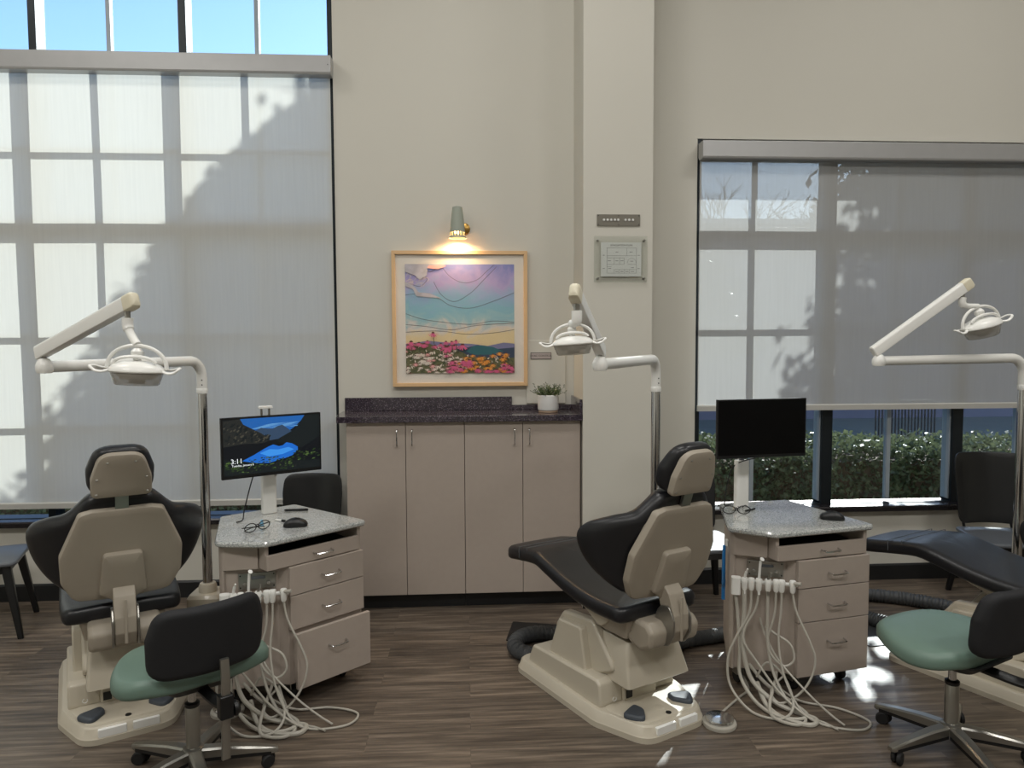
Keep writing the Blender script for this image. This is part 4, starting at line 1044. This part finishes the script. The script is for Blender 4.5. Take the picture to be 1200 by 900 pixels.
bm = B(); prism(bm, rpoly([(1.95, 3.35), (2.3, 3.4), (2.25, 3.68), (1.92, 3.6)], .01), .0, .004, 'z'); o = add('floor_cover', bm, M['corr'], None, smooth=False); tag(o, 'flat dark floor plate under the looping hose', 'floor plate')

# ================================================================== operator stools
def stool(loc, rz, legrz, seatc, label, bar_dx=0):
    """seat faces +y locally; back pad at -y"""
    t = thing('operator_stool', label, 'stool', loc, rz, 'wheeled stools with sage green seats')
    lr = legrz-rz
    for k in range(5):
        a = lr+2*pi*k/5; d = V((cos(a), sin(a), 0)); s = V((-sin(a), cos(a), 0))
        bm = B(); L = .265
        def sc(q, w, zt, zb): c = d*q; return [c+s*w*u+V((0, 0, z)) for u, z in ((-.9, zb), (-1, zt-.006), (-.7, zt), (.7, zt), (1, zt-.006), (.9, zb))]
        loft(bm, [sc(.025, .022, .105, .07), sc(.1, .02, .1, .066), sc(.2, .017, .084, .058), sc(L, .015, .07, .05), sc(L+.012, .010, .066, .052)])
        leg = add('base_leg', bm, M['steel'], t, angle=40)
        bm = B(); loft(bm, [[d*q+s*w*u+V((0, 0, z)) for u, z in ((-1, zb), (-1, zb+.012), (1, zb+.012), (1, zb))] for q, w, zb in ((.03, .02, .06), (.2, .0165, .05), (L-.01, .0145, .046))]); add('leg_underside', bm, M['black'], leg, smooth=False)
        c = d*(L-.01)
        bm = B()
        for o in (-.012, .012):
            mtx = Matrix.Translation(c+V((0, 0, .0235))-d*.012+s*o) @ Rz(a+.5) @ Matrix.Rotation(pi/2, 4, 'X')
            lathe(bm, [(0, -.008), (.02, -.008), (.0235, -.005), (.0235, .005), (.02, .008), (0, .008)], (0, 0, 0), 18, mtx)
        cs = add('caster', bm, M['rubber'], leg, angle=40)
    bm = B(); lathe(bm, [(.034, .068), (.036, .075), (.034, .108), (.028, .112), (.0, .112)], n=24); add('hub', bm, M['steel'], t)
    bm = B(); lathe(bm, [(.0235, .11), (.0235, .25), (.021, .255)], n=24); add('column', bm, M['steel'], t)
    bm = B(); lathe(bm, [(.022, .252), (.0245, .256), (.0245, .266), (.018, .27)], n=20); add('column_collar', bm, M['black'], t)
    bm = B(); lathe(bm, [(.014, .265), (.014, .37)], n=16); add('gas_cylinder', bm, M['chrome'], t)
    # mechanism
    bm = B(); loft(bm, [[V((x*k_, y*k_, z)) for x, y in rpoly([(-.11, -.13), (.11, -.13), (.13, .1), (-.13, .1)], .04)] for k_, z in ((.55, .33), (.8, .345), (1.15, .382), (1.15, .388))]); add('seat_mechanism', bm, M['black'], t, angle=40)
    # seat: waterfall, wide at back
    ol = spl([(0, -.165), (-.13, -.16), (-.225, -.11), (-.25, -.01), (-.21, .1), (-.12, .19), (0, .215), (.12, .19), (.21, .1), (.25, -.01), (.225, -.11), (.13, -.16)], 5)
    bm = B(); pad(bm, ol, soft(.06, .024, 4), lambda u, v, w: (u+seatc[0], v+seatc[1], .382+w-.35*max(0, abs(v)-.12)**2*6-.5*max(0, abs(u)-.17)**2*5+.006*(w > .03)*(1-(u/.25)**2))); add('seat', bm, M['green'], t, angle=60)
    # curved back pad
    ol = rpoly([(-.18, .445), (.18, .445), (.185, .58), (.16, .675), (-.16, .675), (-.185, .58)], [.06, .06, .06, .07, .07, .06], 6)
    dense = []
    for i in range(len(ol)):
        a, b = V(ol[i]), V(ol[(i+1) % len(ol)]); k = max(1, int((b-a).length/.03))
        for j in range(k): dense.append(tuple(a.lerp(b, j/k)))
    bm = B(); pad(bm, dense, soft(.05, .022, 4), lambda u, v, w: (u, -.235+w+1.6*u*u-.12*(v-.5), v), rings=(.85, .7, .55, .4, .25, .1)); add('back_pad', bm, M['cloth'], t, angle=60)
    # J bar
    bm = B(); pth = [V((bar_dx, -.262, .50)), V((bar_dx, -.27, .42)), V((bar_dx, -.262, .30)), V((bar_dx, -.255, .17))]
    def sc2(p): return [p+V((u, v, 0)) for u, v in rpoly([(-.014, -.007), (.014, -.007), (.014, .007), (-.014, .007)], .004, 2)]
    loft(bm, [sc2(p) for p in cr(pth, 5)]); add('back_bar', bm, M['steel'], t, angle=40)
    bm = B(); prism(bm, rpoly([(bar_dx-.022, -.283), (bar_dx+.022, -.283), (bar_dx+.022, -.243), (bar_dx-.022, -.243)], .008), .31, .385, 'z'); sl = add('bar_sleeve', bm, M['black'], t, bevel=.003)
    bm = B(); tube(bm, cr([(bar_dx, -.25, .345), (bar_dx*.5, -.2, .345), (0, -.1, .352), (0, 0, .355)], 5), .018, 8, sq=.6); add('back_bracket', bm, M['black'], t)
    bm = B(); lathe(bm, [(0, 0), (.024, .002), (.026, .012), (.02, .02), (0, .021)], (bar_dx+.022, -.262, .33), 14, Matrix.Rotation(pi/2, 4, 'Y')); add('adjust_knob', bm, M['black'], t)
    return t
stool((-.955, 2.49, 0), radians(38), radians(12), (0, 0), 'sage green wheeled stool in front of the cart with the lake screen', .02)
stool((1.745, 2.46, 0), radians(26), radians(194), (0, .03), 'sage green wheeled stool with sunlight beside it on the floor', .02)

# ================================================================== guest chairs by the windows
def guest_chair(loc, rz, label, back=True, zb=.40, zt=.76, w=.36):
    """faces +y locally"""
    t = thing('side_chair', label, 'chair', loc, rz, 'dark side chairs along the windows')
    bm = B(); pad(bm, rpoly([(-.19, -.19), (.19, -.19), (.2, .2), (-.2, .2)], .05), soft(.022, .009, 3), lambda u, v, w_: (u, v, .372+w_+.10*max(0, abs(u)-.1)**2-.4*max(0, v-.12)**2)); add('seat', bm, M['seatg'], t, angle=50)
    for sx in (-1, 1):
        for sy in (-1, 1):
            a = V((sx*.15, sy*.15, .37)); b = V((sx*.2, sy*.21, 0))
            bm = B(); loft(bm, [[p+V((u*k, v*k, 0)) for u, v in rpoly([(-.019, -.019), (.019, -.019), (.019, .019), (-.019, .019)], .008, 3)] for p, k in ((a, 1.15), (a.lerp(b, .3), 1.0), (b, .68))]); add('leg', bm, M['black'], t, angle=40)
    bm = B()
    for sx in (-1, 1): box(bm, sx*.15-.012, sx*.15+.012, -.15, .15, .33, .371)
    for sy in (-1, 1): box(bm, -.15, .15, sy*.15-.012, sy*.15+.012, .33, .371)
    add('apron', bm, M['black'], t, smooth=False)
    h = zt-zb; ww = w/2
    bm = B(); ol = rpoly([(-ww*.92, zb), (ww*.92, zb), (ww, zt-.1), (ww*.95, zt), (-ww*.95, zt), (-ww, zt-.1)], [.06, .06, .1, .07, .07, .1], 6)
    dense = []
    for i in range(len(ol)):
        a, b = V(ol[i]), V(ol[(i+1) % len(ol)]); k = max(1, int((b-a).length/.03))
        for j in range(k): dense.append(tuple(a.lerp(b, j/k)))
    bm2 = pad(bm, dense, soft(.016, .006, 3), lambda u, v, w_: (u, -.2+w_+2.0*u*u-.18*(v-.4), v), rings=(.85, .7, .5, .3, .1)); add('backrest', bm, M['black'], t, angle=50)
    for sx in (-1, 1):
        bm = B(); tube(bm, cr([(sx*.13, -.16, .36), (sx*.13, -.2, .41), (sx*.13, -.19, .48)], 4), .012, 8, sq=.7); add('back_support', bm, M['black'], t)
    return t
guest_chair((-2.55, 3.88, 0), radians(-70), 'dark side chair with grey seat under the pale shaded window, at the photo edge')
guest_chair((-.90, 3.97, 0), radians(176), 'black side chair with rounded back behind the cart with the lake screen', zt=.745, w=.34)
guest_chair((1.28, 3.90, 0), radians(186), 'black side chair mostly hidden between the chair headrest and dark monitor', zt=.765, w=.34)
guest_chair((3.02, 3.86, 0), radians(168), 'black side chair with rounded square back behind the far leg rest', zb=.42, zt=.83, w=.40)

# ================================================================== outside
o = add('ground', box(B(), -60, 60, YW+WT, 80, -.3, -.18), M['ground'], None, smooth=False); o['kind'] = 'structure'
def leaves(bm, pts, size, rr, mi=0):
    for p in pts:
        d = V((rr.gauss(0, 1), rr.gauss(0, 1), rr.gauss(0, 1))).normalized(); w = d.orthogonal().normalized(); w.rotate(Matrix.Rotation(rr.random()*6.28, 3, d))
        s = size*rr.uniform(.6, 1.3); p = V(p)
        bm.faces.new([bm.verts.new(q) for q in (p-d*s*.5, p+w*s*.3, p+d*s*.5, p-w*s*.3)]).material_index = mi
rr = random.Random(11)
# hedge under the windows
bm = B(); pts = []
for i in range(46000):
    x = rr.uniform(-5, 9); top = .47+.10*noise.noise(V((x*1.5, 0, 3)))+.05*noise.noise(V((x*6, 0, 7)))
    if rr.random() < .5: y = 6.4+.12*noise.noise(V((x*4, 0, 0)))+abs(rr.gauss(0, .06)); z = rr.uniform(-.18, top)
    else: y = rr.uniform(6.4, 7.3); z = top+rr.gauss(0, .035)-.02*abs(y-6.8)
    pts.append((x, y, z))
leaves(bm, pts, .055, rr)
o = tag(add('hedge', bm, M['hedge'], None, smooth=False), 'clipped green hedge outside below the windows', 'hedge', kind='stuff')
bm = B(); box(bm, -5, 9, 6.55, 7.2, -.18, .36); add('hedge_core', bm, M['bark'], o, smooth=False)
# railing
t = thing('railing', 'dark vertical bar railing beyond the hedge', 'railing', (5, 8.6, -.18))
bm = B(); box(bm, 0, .78, -.02, .02, .9, .94); box(bm, 0, .78, -.02, .02, .12, .15); add('rail', bm, M['rail'], t, smooth=False)
bm = B()
for i in range(19): x = .01+i*.042; box(bm, x-.005, x+.005, -.008, .008, .0, .92)
add('bars', bm, M['rail'], t, smooth=False)
t = thing('building', 'slate blue building wall beyond the hedge and railing', 'building', (3, 15, -.18))
bm = B(); box(bm, -22, 26, 0, 4, 0, 4.1); add('wall_block', bm, M['farwall'], t, smooth=False)
bm = B(); box(bm, -22.1, 26.1, -.12, 4.1, 4.1, 4.2); add('coping', bm, M['framelight'], t, smooth=False)
# shadow-casting evergreens near the facade
AZ, EL = radians(28.5), radians(27)
kx = math.tan(AZ); kz = math.tan(EL)/cos(AZ)
def evergreen(bx, apexz, slope, D, zlow, n, size, label, tw=0, ys=.8):
    """crown cone; bx, apexz are where its tip shadow falls on the shade plane, slope = half width per metre"""
    cx, cy = bx+D*kx, YW+D; az = apexz+D*kz
    t = thing('evergreen_tree', label, 'tree', (cx, cy, -.18), 0, 'conical evergreens outside')
    bm = B(); pts = []
    zl = zlow+D*kz; zl = max(.9, zl)
    for i in range(n):
        h = (az-zl)*(1-sqrt(rr.random())) if rr.random() < .7 else (az-zl)*rr.random()
        z = zl+h; rmax = slope(az-z); a = rr.random()*2*pi
        rmax *= 1+.10*noise.noise(V((cos(a)*2.5, sin(a)*2.5, z*2.4)))+.04*rr.gauss(0, 1)
        r = rmax*sqrt(rr.uniform(.0, 1))
        pts.append((r*cos(a), r*sin(a)*ys, z+.18))
    for k in range(int(tw)):
        z = az-.12+.5*rr.random(); pts.append((.07*rr.gauss(0, 1)+.03, .07*rr.gauss(0, 1), z+.18))
    leaves(bm, pts, size, rr); add('crown', bm, M['tree'], t, smooth=False)
    bm = B(); lathe(bm, [(.2, 0), (.13, (zl+az)*.4), (.02, az+.5)], n=10); add('trunk', bm, M['bark'], t)
def sl1(h): return .9*(1-math.exp(-h*2.6))*.55+.50*h
def sl2(h): return .9+.30*h
evergreen(-.93, 2.86, sl1, 3.2, -.5, 60000, .10, 'conical evergreen tree outside whose shadow falls on the pale shade', 60)
evergreen(4.55, 6.5, sl2, 2.4, .95, 60000, .12, 'broad evergreen tree outside whose shadow falls on the grey shade', 0, .42)
# bare trees on the horizon
for i, (x, y, h) in enumerate([(8.5, 34, 9.2), (13, 36, 9.9), (17.5, 35, 9.3), (22.5, 38, 10.2), (27.5, 36, 9.8)]):
    t = thing('bare_tree', ['bare winter tree far off, first from the window edge', 'bare winter tree far off, second from the window edge', 'bare winter tree far off, middle of the row', 'bare winter tree far off, fourth from the window edge', 'bare winter tree far off, last of the row'][i], 'tree', (x, y, -.18), 0, 'bare trees on the horizon')
    bm = B(); tube(bm, [(0, 0, 0), (0, 0, h*.5)], lambda f: .22-.1*f, 7); add('trunk', bm, M['bark'], t)
    bm = B()
    def br(p, d, L, r, k):
        q = p+d*L; tube(bm, [p, p.lerp(q, .5)+V((rr.gauss(0, .05), rr.gauss(0, .05), .03)), q], lambda f: r*(1-.4*f), 4)
        if k:
            for _ in range(4):
                e = (d+V((rr.gauss(0, .5), rr.gauss(0, .5), rr.gauss(.12, .3)))).normalized(); br(p.lerp(q, rr.uniform(.5, 1)), e, L*.68, r*.6, k-1)
    for k in range(6):
        a = k*1.05; br(V((0, 0, h*(.3+.035*k))), V((cos(a)*.7, sin(a)*.7, 1)).normalized(), h*.26, .07, 3)
    add('branches', bm, M['twig'], t, smooth=False)

# ================================================================== light
w = bpy.data.worlds.new('sky'); S.world = w; w.use_nodes = True; nt = w.node_tree
bg = nt.nodes['Background']; sk = N(nt, 'ShaderNodeTexSky'); sk.sky_type = 'NISHITA'; sk.sun_disc = False
sk.sun_elevation = EL; sk.sun_rotation = AZ; sk.air_density = 1.0; sk.dust_density = .3; sk.ozone_density = 3
nt.links.new(sk.outputs[0], bg.inputs[0]); bg.inputs[1].default_value = .25
sd_ = bpy.data.lights.new('sun', 'SUN'); so = bpy.data.objects.new('sun', sd_); COL.objects.link(so)
sd_.energy = 6; sd_.angle = radians(.6); sd_.color = (1, .96, .9)
dirv = V((-sin(AZ)*cos(EL), -cos(AZ)*cos(EL), -sin(EL))); so.rotation_euler = dirv.to_track_quat('-Z', 'Y').to_euler()
so.location = (4, 12, 9)
# ceiling panels (above the frame) that light the room
for i, (x, y) in enumerate([(-3, 2.5), (0, 2.5), (3, 2.5), (-3, -.7), (0, -.7), (3, -.7)]):
    la = bpy.data.lights.new('ceiling_panel', 'AREA'); l = bpy.data.objects.new('ceiling_panel', la); COL.objects.link(l)
    la.shape = 'RECTANGLE'; la.size = 1.2; la.size_y = .6; la.energy = 24 if y > 0 else 52; la.color = (1, .98, .94); l.location = (x, y, CEIL-.03)

S.view_settings.view_transform = 'Standard'; S.view_settings.look = 'None'; S.view_settings.gamma = 1; S.view_settings.use_curve_mapping = False
S.view_settings.exposure = .42
S.cycles.use_denoising = True
S.cycles.max_bounces = 8; S.cycles.transparent_max_bounces = 24; S.cycles.sample_clamp_indirect = 6
